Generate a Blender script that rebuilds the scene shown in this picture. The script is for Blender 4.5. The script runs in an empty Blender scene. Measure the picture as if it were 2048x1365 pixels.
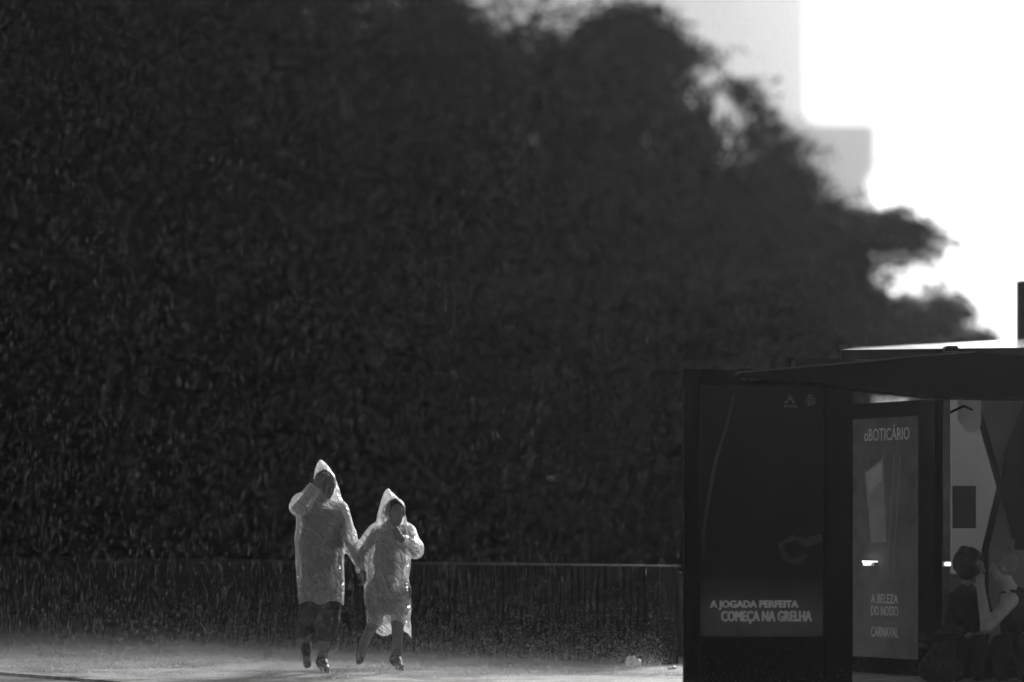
import bpy, math, random
import numpy as np
from mathutils import Vector, Matrix

R = math.radians
S = bpy.context.scene
COL = S.collection
rng = np.random.default_rng(7)
random.seed(7)

# ------------------------------------------------------------------ camera
F = 6200.0            # focal length in photograph pixels
HZ = 1072.0           # the horizon's row in the photograph
CH = 1.1              # camera height
cam = bpy.data.cameras.new('camera')
cam.sensor_width = 36; cam.lens = F / 2048 * 36
cam.shift_y = (HZ - 682.5) / 2048
cam.clip_start = 0.5; cam.clip_end = 3000
cam.dof.use_dof = True; cam.dof.focus_distance = 24.2; cam.dof.aperture_fstop = 0.55
camo = bpy.data.objects.new('camera', cam); COL.objects.link(camo)
camo.location = (0, 0, CH); camo.rotation_euler = (R(90), 0, 0)
S.camera = camo

# ------------------------------------------------------------------ sky and sun
SUN_EL, SUN_AZ = 22, 22        # elevation; degrees to the right of the view direction
w = bpy.data.worlds.new('World'); S.world = w; w.use_nodes = True
nt = w.node_tree
bg = nt.nodes['Background']
sky = nt.nodes.new('ShaderNodeTexSky'); sky.sky_type = 'NISHITA'; sky.sun_disc = False
sky.sun_elevation = R(SUN_EL); sky.sun_rotation = R(SUN_AZ)
sky.dust_density = 1.0; sky.air_density = 1.0
bw = nt.nodes.new('ShaderNodeRGBToBW')          # the photograph is black and white
nt.links.new(sky.outputs[0], bw.inputs[0]); nt.links.new(bw.outputs[0], bg.inputs[0])
bg.inputs[1].default_value = 0.05
sl = bpy.data.lights.new('sun', 'SUN'); sl.energy = 3.8; sl.angle = R(12)
so = bpy.data.objects.new('sun', sl); COL.objects.link(so)
ce = math.cos(R(SUN_EL))
sd = Vector((ce * math.sin(R(SUN_AZ)), ce * math.cos(R(SUN_AZ)), math.sin(R(SUN_EL))))
so.rotation_euler = sd.to_track_quat('Z', 'Y').to_euler(); so.location = (8, 20, 30)

S.view_settings.view_transform = 'Standard'; S.view_settings.look = 'None'
S.view_settings.exposure = 0.85; S.view_settings.gamma = 1.0
S.render.engine = 'CYCLES'
c = S.cycles
c.use_denoising = True
c.sample_clamp_indirect = 4
c.max_bounces = 8; c.diffuse_bounces = 3; c.glossy_bounces = 3; c.transmission_bounces = 6
c.volume_bounces = 1; c.transparent_max_bounces = 24
c.use_adaptive_sampling = False

# ------------------------------------------------------------------ helpers
def P(px, py, d):
    """a point of the place, from its place in the photograph and its distance"""
    return np.array([(px - 1024) / F * d, d, CH - (py - HZ) / F * d])

def tag(o, label=None, cat=None, group=None, kind=None):
    if label: o['label'] = label
    if cat: o['category'] = cat
    if group: o['group'] = group
    if kind: o['kind'] = kind
    return o

def thing(name, label, cat, loc=(0, 0, 0), rotz=0, group=None):
    o = bpy.data.objects.new(name, None); COL.objects.link(o)
    o.location = loc; o.rotation_euler = (0, 0, rotz)
    return tag(o, label, cat, group)

def link(name, me, mat, parent=None, smooth=False):
    o = bpy.data.objects.new(name, me); COL.objects.link(o)
    if mat: me.materials.append(mat)
    if parent is not None: o.parent = parent
    if smooth: me.polygons.foreach_set('use_smooth', [True] * len(me.polygons))
    me.name = name
    return o

def np_mesh(name, V, faces_n, idx):
    """V (n,3); faces_n verts per face (int); idx flat array of vertex indices"""
    me = bpy.data.meshes.new(name)
    V = np.asarray(V, np.float32); idx = np.asarray(idx, np.int32).ravel()
    nf = len(idx) // faces_n
    me.vertices.add(len(V)); me.vertices.foreach_set('co', V.ravel())
    me.loops.add(len(idx)); me.loops.foreach_set('vertex_index', idx)
    me.polygons.add(nf)
    me.polygons.foreach_set('loop_start', np.arange(0, nf * faces_n, faces_n, dtype=np.int32))
    me.update(calc_edges=True); me.validate()
    return me

class MB:
    """collects shapes of one part"""
    def __init__(s): s.v = []; s.f = []
    def add(s, v, f):
        b = len(s.v); s.v += [tuple(map(float, p)) for p in v]; s.f += [tuple(i + b for i in q) for q in f]; return s
    def box(s, x0, x1, y0, y1, z0, z1, bev=0.0):
        if bev <= 0:
            v = [(x0,y0,z0),(x1,y0,z0),(x1,y1,z0),(x0,y1,z0),(x0,y0,z1),(x1,y0,z1),(x1,y1,z1),(x0,y1,z1)]
            return s.add(v, [(0,3,2,1),(4,5,6,7),(0,1,5,4),(1,2,6,5),(2,3,7,6),(3,0,4,7)])
        b = bev   # chamfered vertical and horizontal edges
        ring = lambda z, i: [(x0+b+i,y0+i,z),(x1-b-i,y0+i,z),(x1-i,y0+b+i,z),(x1-i,y1-b-i,z),(x1-b-i,y1-i,z),(x0+b+i,y1-i,z),(x0+i,y1-b-i,z),(x0+i,y0+b+i,z)]
        v = ring(z0, b) + ring(z0+b, 0) + ring(z1-b, 0) + ring(z1, b)
        f = [tuple(range(7,-1,-1)), tuple(range(24,32))]
        for k in range(3):
            for i in range(8):
                j = (i+1) % 8; f.append((k*8+i, k*8+j, k*8+8+j, k*8+8+i))
        return s.add(v, f)
    def prism(s, poly, axis_vec):
        """closed prism: poly is a list of 3-D points, swept by axis_vec"""
        n = len(poly); a = np.array(axis_vec, float)
        v = [np.array(p, float) for p in poly] + [np.array(p, float) + a for p in poly]
        f = [tuple(range(n)), tuple(range(2*n-1, n-1, -1))]
        for i in range(n):
            j = (i+1) % n; f.append((i, i+n, j+n, j))
        return s.add(v, f)
    def tube(s, pts, rad, n=8, cap=True):
        pts = [np.array(p, float) for p in pts]
        if not hasattr(rad, '__len__'): rad = [rad]*len(pts)
        rings = []
        for i, p in enumerate(pts):
            t = pts[min(i+1,len(pts)-1)] - pts[max(i-1,0)]; t = t/ (np.linalg.norm(t)+1e-9)
            u = np.cross(t, (0,0,1) if abs(t[2]) < .9 else (1,0,0)); u /= np.linalg.norm(u); w_ = np.cross(t, u)
            rings.append([p + rad[i]*(math.cos(2*math.pi*k/n)*u + math.sin(2*math.pi*k/n)*w_) for k in range(n)])
        v = [q for r in rings for q in r]; f = []
        for i in range(len(pts)-1):
            for k in range(n):
                j = (k+1) % n; f.append((i*n+k, (i+1)*n+k, (i+1)*n+j, i*n+j))
        if cap:
            f.append(tuple(range(n))); f.append(tuple(range(len(pts)*n-1, len(pts)*n-n-1, -1)))
        return s.add(v, f)
    def lathe(s, prof, cx=0, cy=0, n=20):
        v = []; f = []
        for r, z in prof:
            for k in range(n):
                a = 2*math.pi*k/n; v.append((cx+r*math.cos(a), cy+r*math.sin(a), z))
        for i in range(len(prof)-1):
            for k in range(n):
                j = (k+1) % n; f.append((i*n+k, i*n+j, (i+1)*n+j, (i+1)*n+k))
        f.append(tuple(range(n-1,-1,-1))); f.append(tuple(range((len(prof)-1)*n, len(prof)*n)))
        return s.add(v, f)
    def build(s, name, mat, parent=None, smooth=False):
        me = bpy.data.meshes.new(name); me.from_pydata(s.v, [], s.f); me.update()
        import bmesh
        bm = bmesh.new(); bm.from_mesh(me); bmesh.ops.recalc_face_normals(bm, faces=bm.faces); bm.to_mesh(me); bm.free()
        return link(name, me, mat, parent, smooth)

# ------------------------------------------------------------------ materials (greys: a black and white photograph)
def material(name, lo, hi=None, rough=0.6, spec=0.4, scale=6.0, stretch=(1,1,1), bump=0.0, bscale=40.0, metal=0.0, rvar=0.0):
    m = bpy.data.materials.new(name); m.use_nodes = True
    n, l = m.node_tree.nodes, m.node_tree.links
    b = n['Principled BSDF']
    b.inputs['Roughness'].default_value = rough; b.inputs['Specular IOR Level'].default_value = spec
    b.inputs['Metallic'].default_value = metal
    hi = lo if hi is None else hi
    tc = n.new('ShaderNodeTexCoord'); mp = n.new('ShaderNodeMapping'); mp.inputs['Scale'].default_value = stretch
    l.new(tc.outputs['Object'], mp.inputs[0])
    ns = n.new('ShaderNodeTexNoise'); ns.inputs['Scale'].default_value = scale; ns.inputs['Detail'].default_value = 5
    l.new(mp.outputs[0], ns.inputs['Vector'])
    cr = n.new('ShaderNodeValToRGB')
    cr.color_ramp.elements[0].position = .35; cr.color_ramp.elements[1].position = .68
    cr.color_ramp.elements[0].color = (lo, lo, lo, 1); cr.color_ramp.elements[1].color = (hi, hi, hi, 1)
    l.new(ns.outputs[0], cr.inputs[0]); l.new(cr.outputs[0], b.inputs['Base Color'])
    if rvar:
        mr = n.new('ShaderNodeMapRange'); mr.inputs['From Min'].default_value = .35; mr.inputs['From Max'].default_value = .65
        mr.inputs['To Min'].default_value = max(.02, rough-rvar); mr.inputs['To Max'].default_value = rough+rvar
        l.new(ns.outputs[0], mr.inputs[0]); l.new(mr.outputs[0], b.inputs['Roughness'])
    if bump:
        n2 = n.new('ShaderNodeTexNoise'); n2.inputs['Scale'].default_value = bscale; n2.inputs['Detail'].default_value = 4
        l.new(mp.outputs[0], n2.inputs['Vector'])
        bp = n.new('ShaderNodeBump'); bp.inputs['Strength'].default_value = bump; bp.inputs['Distance'].default_value = .02
        l.new(n2.outputs[0], bp.inputs['Height']); l.new(bp.outputs[0], b.inputs['Normal'])
    return m

def flat_mat(name, v, rough=.6, spec=.2):
    return material(name, v*.9, v*1.1, rough, spec, 9)

def glint_mat(name, strength):
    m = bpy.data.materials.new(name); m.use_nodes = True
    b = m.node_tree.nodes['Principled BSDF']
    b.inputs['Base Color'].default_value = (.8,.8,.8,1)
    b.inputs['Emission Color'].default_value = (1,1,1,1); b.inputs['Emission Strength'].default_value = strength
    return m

M = {}
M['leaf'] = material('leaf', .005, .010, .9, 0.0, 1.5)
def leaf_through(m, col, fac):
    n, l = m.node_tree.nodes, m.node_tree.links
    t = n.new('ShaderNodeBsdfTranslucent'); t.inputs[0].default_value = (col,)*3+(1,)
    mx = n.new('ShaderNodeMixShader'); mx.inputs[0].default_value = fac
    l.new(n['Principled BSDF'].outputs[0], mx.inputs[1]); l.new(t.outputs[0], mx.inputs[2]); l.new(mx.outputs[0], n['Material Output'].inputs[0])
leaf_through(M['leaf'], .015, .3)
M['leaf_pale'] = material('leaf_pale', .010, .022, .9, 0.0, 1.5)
M['bark'] = material('bark', .012, .03, .85, .2, 8, (1,1,.2), .6, 30)
M['wall_metal'] = material('wall_metal', .005, .011, .45, .16, 5, (1,1,.25), .3, 60)
M['coping'] = material('coping', .02, .045, .5, .2, 6, bump=.2, rvar=.12)
M['concrete'] = material('concrete', .045, .075, .55, .4, 4, bump=.3, bscale=60)
M['pale_wall'] = material('pale_wall', .55, .66, .7, .3, 2.5, bump=.2)
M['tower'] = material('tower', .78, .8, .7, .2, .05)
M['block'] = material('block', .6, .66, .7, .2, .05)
M['frame_black'] = material('frame_black', .003, .005, .5, .05, 12, bump=.08, rvar=.1)
M['steel'] = material('steel', .01, .018, .45, .15, 8, rvar=.1)
M['steel_mid'] = material('steel_mid', .05, .08, .4, .5, 8)
M['roof_wet'] = material('roof_wet', .12, .2, .12, .8, 5, bump=.1, bscale=25)
M['plate'] = material('plate', .13, .18, .5, .4, 3, (1,1,.4))
M['plate_dark'] = material('plate_dark', .01, .018, .5, .1, 3)
M['skin'] = material('skin', .12, .16, .5, .4, 10)
M['skin_light'] = material('skin_light', .2, .27, .45, .4, 10)
M['hair'] = material('hair', .002, .005, .5, .4, 60, (1,1,.3), .6, 90)
M['cap'] = material('cap', .10, .19, .8, .2, 40, bump=.5, bscale=120)
M['cloth_dark'] = material('cloth_dark', .006, .012, .8, .2, 14, bump=.4, bscale=25)
M['cloth_mid'] = material('cloth_mid', .045, .07, .8, .2, 14, bump=.4, bscale=25)
M['cloth_top'] = material('cloth_top', .02, .035, .8, .2, 14, bump=.4, bscale=25)
M['shoe'] = material('shoe', .008, .016, .6, .2, 20)
M['sole'] = material('sole', .05, .08, .5, .4, 20)
M['bag'] = material('bag', .005, .01, .6, .3, 20, bump=.4, bscale=60)
M['litter'] = material('litter', .85, .95, .4, .4, 20, bump=.5, bscale=30)
M['print_light'] = flat_mat('print_light', .75)
M['print_mid'] = flat_mat('print_mid', .12)
M['print_pale'] = flat_mat('print_pale', .42)
M['print_white'] = flat_mat('print_white', .85)
M['print_faint'] = flat_mat('print_faint', .035)
M['headlight_glint'] = glint_mat('headlight_glint', 3)  # glow of the mirrored headlights, no real source here

def glass_mat(name, tint=.85, refl=.12):
    m = bpy.data.materials.new(name); m.use_nodes = True
    n, l = m.node_tree.nodes, m.node_tree.links
    n.remove(n['Principled BSDF']); out = n['Material Output']
    t = n.new('ShaderNodeBsdfTransparent'); t.inputs[0].default_value = (tint,)*3+(1,)
    g = n.new('ShaderNodeBsdfGlossy'); g.inputs['Roughness'].default_value = .05; g.inputs[0].default_value = (.8,.8,.8,1)
    df = n.new('ShaderNodeBsdfDiffuse'); df.inputs[0].default_value = (.5,.5,.5,1)
    a = n.new('ShaderNodeMixShader'); a.inputs[0].default_value = refl
    ns = n.new('ShaderNodeTexNoise'); ns.inputs['Scale'].default_value = 60
    mr = n.new('ShaderNodeMapRange'); mr.inputs['To Min'].default_value = 0; mr.inputs['To Max'].default_value = .004
    mr.inputs['From Min'].default_value = .4; mr.inputs['From Max'].default_value = .8
    l.new(ns.outputs[0], mr.inputs[0])
    b_ = n.new('ShaderNodeMixShader'); l.new(mr.outputs[0], b_.inputs[0])
    l.new(t.outputs[0], a.inputs[1]); l.new(g.outputs[0], a.inputs[2])
    l.new(a.outputs[0], b_.inputs[1]); l.new(df.outputs[0], b_.inputs[2]); l.new(b_.outputs[0], out.inputs[0])
    return m
M['glass'] = glass_mat('glass', .9, .003)

def plastic_film():
    m = bpy.data.materials.new('plastic_film'); m.use_nodes = True
    n, l = m.node_tree.nodes, m.node_tree.links
    n.remove(n['Principled BSDF']); out = n['Material Output']
    tc = n.new('ShaderNodeTexCoord'); mp = n.new('ShaderNodeMapping')
    mp.inputs['Scale'].default_value = (.5, .8, 2.2); mp.inputs['Rotation'].default_value = (0, R(-32), 0)
    l.new(tc.outputs['Object'], mp.inputs[0])
    ns = n.new('ShaderNodeTexNoise'); ns.inputs['Scale'].default_value = 9; ns.inputs['Detail'].default_value = 4; ns.inputs['Distortion'].default_value = .5
    l.new(mp.outputs[0], ns.inputs[0])
    bp = n.new('ShaderNodeBump'); bp.inputs['Strength'].default_value = .8; bp.inputs['Distance'].default_value = .05
    l.new(ns.outputs[0], bp.inputs['Height'])
    tr = n.new('ShaderNodeBsdfTransparent'); tr.inputs[0].default_value = (.92,.92,.92,1)
    tl = n.new('ShaderNodeBsdfTranslucent'); tl.inputs[0].default_value = (.95,.95,.95,1)
    df = n.new('ShaderNodeBsdfDiffuse'); df.inputs[0].default_value = (.8,.8,.8,1)
    gl = n.new('ShaderNodeBsdfGlossy'); gl.inputs['Roughness'].default_value = .22
    for x in (tl, df, gl): l.new(bp.outputs[0], x.inputs['Normal'])
    m1 = n.new('ShaderNodeMixShader'); m1.inputs[0].default_value = .14       # translucent / diffuse
    l.new(tl.outputs[0], m1.inputs[1]); l.new(df.outputs[0], m1.inputs[2])
    m2 = n.new('ShaderNodeMixShader'); m2.inputs[0].default_value = .16
    l.new(m1.outputs[0], m2.inputs[1]); l.new(gl.outputs[0], m2.inputs[2])
    lw = n.new('ShaderNodeLayerWeight'); lw.inputs[0].default_value = .35; l.new(bp.outputs[0], lw.inputs['Normal'])
    mr = n.new('ShaderNodeMapRange'); mr.inputs['To Min'].default_value = FILM_LO; mr.inputs['To Max'].default_value = .85
    l.new(lw.outputs['Facing'], mr.inputs[0])
    mp0 = n.new('ShaderNodeMapping'); mp0.inputs['Rotation'].default_value = (0, R(-42), 0)      # turn first, stretch afterwards
    l.new(tc.outputs['Object'], mp0.inputs[0])
    mp2 = n.new('ShaderNodeMapping'); mp2.inputs['Scale'].default_value = (.5, .8, 1.35)
    l.new(mp0.outputs[0], mp2.inputs[0])
    wob = n.new('ShaderNodeTexNoise'); wob.inputs['Scale'].default_value = 9; l.new(mp2.outputs[0], wob.inputs[0])
    mxv = n.new('ShaderNodeMix'); mxv.data_type = 'VECTOR'; mxv.inputs[0].default_value = .3
    l.new(mp2.outputs[0], mxv.inputs[4]); l.new(wob.outputs[1], mxv.inputs[5]); wob.inputs['Detail'].default_value = 1
    vo = n.new('ShaderNodeTexVoronoi'); vo.feature = 'DISTANCE_TO_EDGE'; vo.inputs['Scale'].default_value = 15; l.new(mxv.outputs[1], vo.inputs['Vector'])
    vc = n.new('ShaderNodeTexVoronoi'); vc.inputs['Scale'].default_value = 15; l.new(mxv.outputs[1], vc.inputs['Vector'])
    l.new(vo.outputs['Distance'], bp.inputs['Height'])
    r2 = n.new('ShaderNodeMapRange'); r2.inputs['From Min'].default_value = .10; r2.inputs['From Max'].default_value = .0
    r2.inputs['To Max'].default_value = .30; l.new(vo.outputs['Distance'], r2.inputs[0])
    big_ = n.new('ShaderNodeTexNoise'); big_.inputs['Scale'].default_value = 5; l.new(tc.outputs['Object'], big_.inputs[0])
    bm_ = n.new('ShaderNodeMapRange'); bm_.inputs['From Min'].default_value = .42; bm_.inputs['From Max'].default_value = .62; l.new(big_.outputs[0], bm_.inputs[0])
    ml_ = n.new('ShaderNodeMath'); ml_.operation = 'MULTIPLY'; l.new(r2.outputs[0], ml_.inputs[0]); l.new(bm_.outputs[0], ml_.inputs[1])
    sc_ = n.new('ShaderNodeSeparateColor'); l.new(vc.outputs['Color'], sc_.inputs[0])
    r3 = n.new('ShaderNodeMath'); r3.operation = 'MULTIPLY_ADD'; r3.inputs[1].default_value = .10; l.new(sc_.outputs[0], r3.inputs[0]); l.new(ml_.outputs[0], r3.inputs[2])
    r2 = r3
    ad_ = n.new('ShaderNodeMath'); ad_.operation = 'ADD'; ad_.use_clamp = True; l.new(mr.outputs[0], ad_.inputs[0]); l.new(r2.outputs[0], ad_.inputs[1])
    m3 = n.new('ShaderNodeMixShader'); l.new(ad_.outputs[0], m3.inputs[0])
    l.new(tr.outputs[0], m3.inputs[1]); l.new(m2.outputs[0], m3.inputs[2]); l.new(m3.outputs[0], out.inputs[0])
    return m
FILM_LO = .36; CREASE0 = .5; CREASE1 = 1.1
M['film'] = plastic_film()

def drop_mat(name, opac):
    m = bpy.data.materials.new(name); m.use_nodes = True
    n, l = m.node_tree.nodes, m.node_tree.links
    n.remove(n['Principled BSDF']); out = n['Material Output']
    tr = n.new('ShaderNodeBsdfTransparent')
    tl = n.new('ShaderNodeBsdfTranslucent'); tl.inputs[0].default_value = (.85,.85,.85,1)
    df = n.new('ShaderNodeBsdfDiffuse'); df.inputs[0].default_value = (.85,.85,.85,1)
    a = n.new('ShaderNodeMixShader'); l.new(tl.outputs[0], a.inputs[1]); l.new(df.outputs[0], a.inputs[2])
    b = n.new('ShaderNodeMixShader'); b.inputs[0].default_value = opac
    l.new(tr.outputs[0], b.inputs[1]); l.new(a.outputs[0], b.inputs[2]); l.new(b.outputs[0], out.inputs[0])
    return m
M['drop'] = drop_mat('rain_water', .17)
M['spray'] = drop_mat('spray_water', .45)

def ground_mat(name, lo, hi, slab):
    """wet stone: pale patches, dark puddle stains, gloss that changes with the water film"""
    m = bpy.data.materials.new(name); m.use_nodes = True
    n, l = m.node_tree.nodes, m.node_tree.links
    b = n['Principled BSDF']; b.inputs['Specular IOR Level'].default_value = .5
    tc = n.new('ShaderNodeTexCoord')
    def noise(scale, detail, sx=1, sy=1, dist=0):
        mp = n.new('ShaderNodeMapping'); mp.inputs['Scale'].default_value = (sx, sy, 1)
        l.new(tc.outputs['Object'], mp.inputs[0])
        t = n.new('ShaderNodeTexNoise'); t.inputs['Scale'].default_value = scale; t.inputs['Detail'].default_value = detail
        t.inputs['Distortion'].default_value = dist
        l.new(mp.outputs[0], t.inputs['Vector']); return t
    big = noise(.7, 4, 1, 1.1, 1.2); mid = noise(2.6, 6, 1, 1.6, 1.2); fine = noise(55, 3)
    cr = n.new('ShaderNodeValToRGB')
    e = cr.color_ramp.elements; e[0].position = .42; e[1].position = .57
    e[0].color = (lo,)*3+(1,); e[1].color = (hi,)*3+(1,)
    mx = n.new('ShaderNodeMix'); mx.data_type = 'FLOAT'; mx.inputs[0].default_value = .5
    l.new(big.outputs[0], mx.inputs[2]); l.new(mid.outputs[0], mx.inputs[3])
    l.new(mx.outputs[0], cr.inputs[0])
    vor = n.new('ShaderNodeTexVoronoi'); vor.feature = 'DISTANCE_TO_EDGE'; vor.inputs['Scale'].default_value = slab
    l.new(tc.outputs['Object'], vor.inputs['Vector'])
    j = n.new('ShaderNodeMapRange'); j.inputs['From Max'].default_value = .06; j.inputs['To Min'].default_value = .72
    l.new(vor.outputs['Distance'], j.inputs[0])
    mul = n.new('ShaderNodeMix'); mul.data_type = 'RGBA'; mul.blend_type = 'MULTIPLY'; mul.inputs[0].default_value = 1
    l.new(cr.outputs[0], mul.inputs[6]); l.new(j.outputs[0], mul.inputs[7])
    l.new(mul.outputs[2], b.inputs['Base Color'])
    rr = n.new('ShaderNodeMapRange'); rr.inputs['From Min'].default_value = .4; rr.inputs['From Max'].default_value = .6
    rr.inputs['To Min'].default_value = .28; rr.inputs['To Max'].default_value = .55
    l.new(big.outputs[0], rr.inputs[0]); l.new(rr.outputs[0], b.inputs['Roughness'])
    bp = n.new('ShaderNodeBump'); bp.inputs['Strength'].default_value = .8; bp.inputs['Distance'].default_value = .012
    l.new(fine.outputs[0], bp.inputs['Height']); l.new(bp.outputs[0], b.inputs['Normal'])
    return m
M['pavement'] = ground_mat('pavement', .11, .56, 9)
M['road'] = ground_mat('road', .16, .24, 14)
M['soil'] = material('soil', .05, .09, .9, .2, 1.0)

# ------------------------------------------------------------------ ground
ZR = -.022
g = MB(); g.add([(-1300,-40,ZR),(1300,-40,ZR),(1300,1300,ZR),(-1300,1300,ZR)], [(0,1,2,3)])
tag(g.build('ground', M['road']), kind='structure')
pv = MB()
pts = [(-4.13,25.0),(-2.9,23.35),(.6,18.6),(6,17.5),(40,17.5),(40,31),(2.2,31),(1.2,28),(-6.5,36.3),(-13.2,43.5),(-17,40.5)]
pv.prism([(x,y,-.14) for x,y in pts], (0,0,.14))
tag(pv.build('pavement', M['pavement']), kind='structure')
# soil of the planted bank behind the wall
sb = MB(); sb.add([(-45,40,.012),(-6,31.5,.012),(3,30.2,.012),(40,32.0,.012),(60,90,.012),(-60,90,.012)], [(0,1,2,3,4,5)])
tag(sb.build('soil', M['soil']), kind='structure')

# ------------------------------------------------------------------ low ribbed wall
A0 = np.array([1.345, 26.5]); A1 = np.array([-5.62, 34.0])
dirw = (A1 - A0) / np.linalg.norm(A1 - A0); Lw = 22.0
nrm = np.array([-dirw[1], dirw[0]])
if nrm[1] > 0: nrm = -nrm                     # towards the camera
WH = .845
wall = thing('low_wall', 'long low dark wall with a ribbed metal face and pale wet coping', 'wall', (A0[0], A0[1], 0), math.atan2(dirw[1], dirw[0]))
# local x runs along the wall, local y = left normal
sgn = 1.0 if np.dot(nrm, np.array([-dirw[1], dirw[0]])) > 0 else -1.0
prof = []; x = .16; pitch = .081
while x < Lw:
    prof += [(x, .0), (x+.030, .0), (x+.036, .024), (x+.066, .024)]; x += pitch
poly = [(px_, sgn*(.10+dy_), 0.0) for px_, dy_ in prof] + [(prof[-1][0], -sgn*.12, 0.0), (.16, -sgn*.12, 0.0)]
b = MB()
vv = [np.array(p_) for p_ in poly]; n_ = len(prof)
for k in range(n_-1):
    a_, c_ = vv[k], vv[k+1]
    b.add([a_, c_, c_+np.array([0,0,WH-.007]), a_+np.array([0,0,WH-.007])], [(0,1,2,3)])
b.box(.16, Lw, min(-sgn*.12, sgn*.085), max(-sgn*.12, sgn*.085), 0, WH-.007)
b.build('wall_body', M['wall_metal'], wall)
e = MB(); e.box(0, .157, min(-sgn*.12, sgn*.13), max(-sgn*.12, sgn*.13), 0, WH-.007, .006); e.build('end_post', M['wall_metal'], wall)
cp = MB(); cp.box(-.02, Lw, min(-sgn*.14, sgn*.14), max(-sgn*.14, sgn*.14), WH-.007, WH, .002); cp.build('coping', M['coping'], wall)

lw = thing('concrete_wall', 'lower plain concrete wall between the ribbed wall and the advertising panel', 'wall', (0,0,0))
b = MB(); b.box(1.16, 14, 28.0, 28.22, 0, .735, .008); b.build('wall_body', M['concrete'], lw)
b = MB(); b.box(1.14, 14, 27.97, 28.25, .735, .765, .006); b.build('coping', M['coping'], lw)

# ------------------------------------------------------------------ foliage
def leaflets(pos, axis, length, n_pairs, lw_, ll, rs):
    """sprays: twigs carrying two rows of leaflets; returns verts (m,3) and quad indices"""
    N = len(pos)
    axis = axis / np.linalg.norm(axis, axis=1, keepdims=True)
    up = np.tile(np.array([0,0,1.0]), (N,1)) + rs.normal(0,.35,(N,3))
    side = np.cross(axis, up); side /= np.linalg.norm(side, axis=1, keepdims=True)
    nor = np.cross(side, axis)
    out = []
    for k in range(n_pairs):
        t = (k+.5)/n_pairs
        base = pos + axis*(length[:,None]*t) - np.array([0,0,1.0])*(length[:,None]*.35*t*t)
        for sg in (-1,1):
            dirv = side*sg*.85 + axis*.5 + nor*rs.normal(-.15,.35,(N,1)); dirv /= np.linalg.norm(dirv,axis=1,keepdims=True)
            sz = (1-.5*abs(t-.45))*rs.uniform(.75,1.25,(N,1))
            wv = np.cross(dirv, nor + rs.normal(0,.3,(N,3))); wv /= np.linalg.norm(wv,axis=1,keepdims=True)
            tip = base + dirv*ll*sz; mid = base + dirv*ll*sz*.5
            out.append(np.stack([base, mid+wv*lw_*sz*.5, tip, mid-wv*lw_*sz*.5], 1))
    V = np.concatenate(out, 0).reshape(-1,3)
    return V

def clumpy(p, s, ph):
    return (np.sin(p[:,0]*1.7*s+ph)+np.sin(p[:,1]*1.3*s+2*ph)+np.sin(p[:,2]*2.3*s+ph*.7)
            + .7*np.sin(p[:,0]*3.9*s+p[:,2]*2.1*s+ph*3) + .7*np.sin(p[:,2]*4.7*s-p[:,1]*2.9*s+ph*5))

def crown_mesh(name, blobs, n, mat, parent, seed, ll=.16, lw_=.055, slen=(.35,.75), thr=-.9, sway=0.0, soft=.42):
    rs = np.random.default_rng(seed)
    vol = np.array([ (b_[3]*b_[4]*b_[5])**(.72) for b_ in blobs]); vol = np.maximum(vol, .14); vol /= vol.sum()
    Ps, Ax = [], []
    for b_, fr in zip(blobs, vol):
        m = int(n*fr*1.6)
        d = rs.normal(size=(m,3)); d /= np.linalg.norm(d,axis=1,keepdims=True)
        r = rs.uniform(0,1,(m,1))**soft
        wob = 1 + .22*np.sin(d[:,:1]*5+seed)*np.sin(d[:,2:]*6+seed*2)
        rad = np.array([b_[3], b_[5], b_[4]])
        p = np.array(b_[:3]) + d*r*rad*wob
        keep = clumpy(p, 1.25, seed) > thr + 1.1*(r[:,0]>.8)
        p, d = p[keep], d[keep]
        ax = d*.9 + rs.normal(0,.45,d.shape); ax[:,2] = ax[:,2]*.45 - .1; ax[:,0] += sway
        Ps.append(p); Ax.append(ax)
    Pq = np.concatenate(Ps); Aq = np.concatenate(Ax)
    ok = Pq[:,2] > .1
    Pq, Aq = Pq[ok], Aq[ok]
    L = rs.uniform(*slen, len(Pq))
    V = leaflets(Pq, Aq, L, 7, lw_, ll, rs)
    V[:,2] = np.maximum(V[:,2], .03)
    if parent is not None: V = V - np.array(parent.location)
    return link(name, np_mesh(name, V, 4, np.arange(len(V))), mat, parent)

def limb(mb, a, b_, r0, r1, rs, bend=.12):
    a = np.array(a, float); b_ = np.array(b_, float); L = np.linalg.norm(b_-a); pts = []; rad = []
    off = rs.normal(0, bend*L*.5, 3)
    for i in range(8):
        t = i/7; pts.append(a+(b_-a)*t + off*math.sin(math.pi*t) + np.array([0,0,.1*L*math.sin(math.pi*t)])); rad.append(r0+(r1-r0)*t)
    mb.tube(pts, rad, 8); return pts

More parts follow.
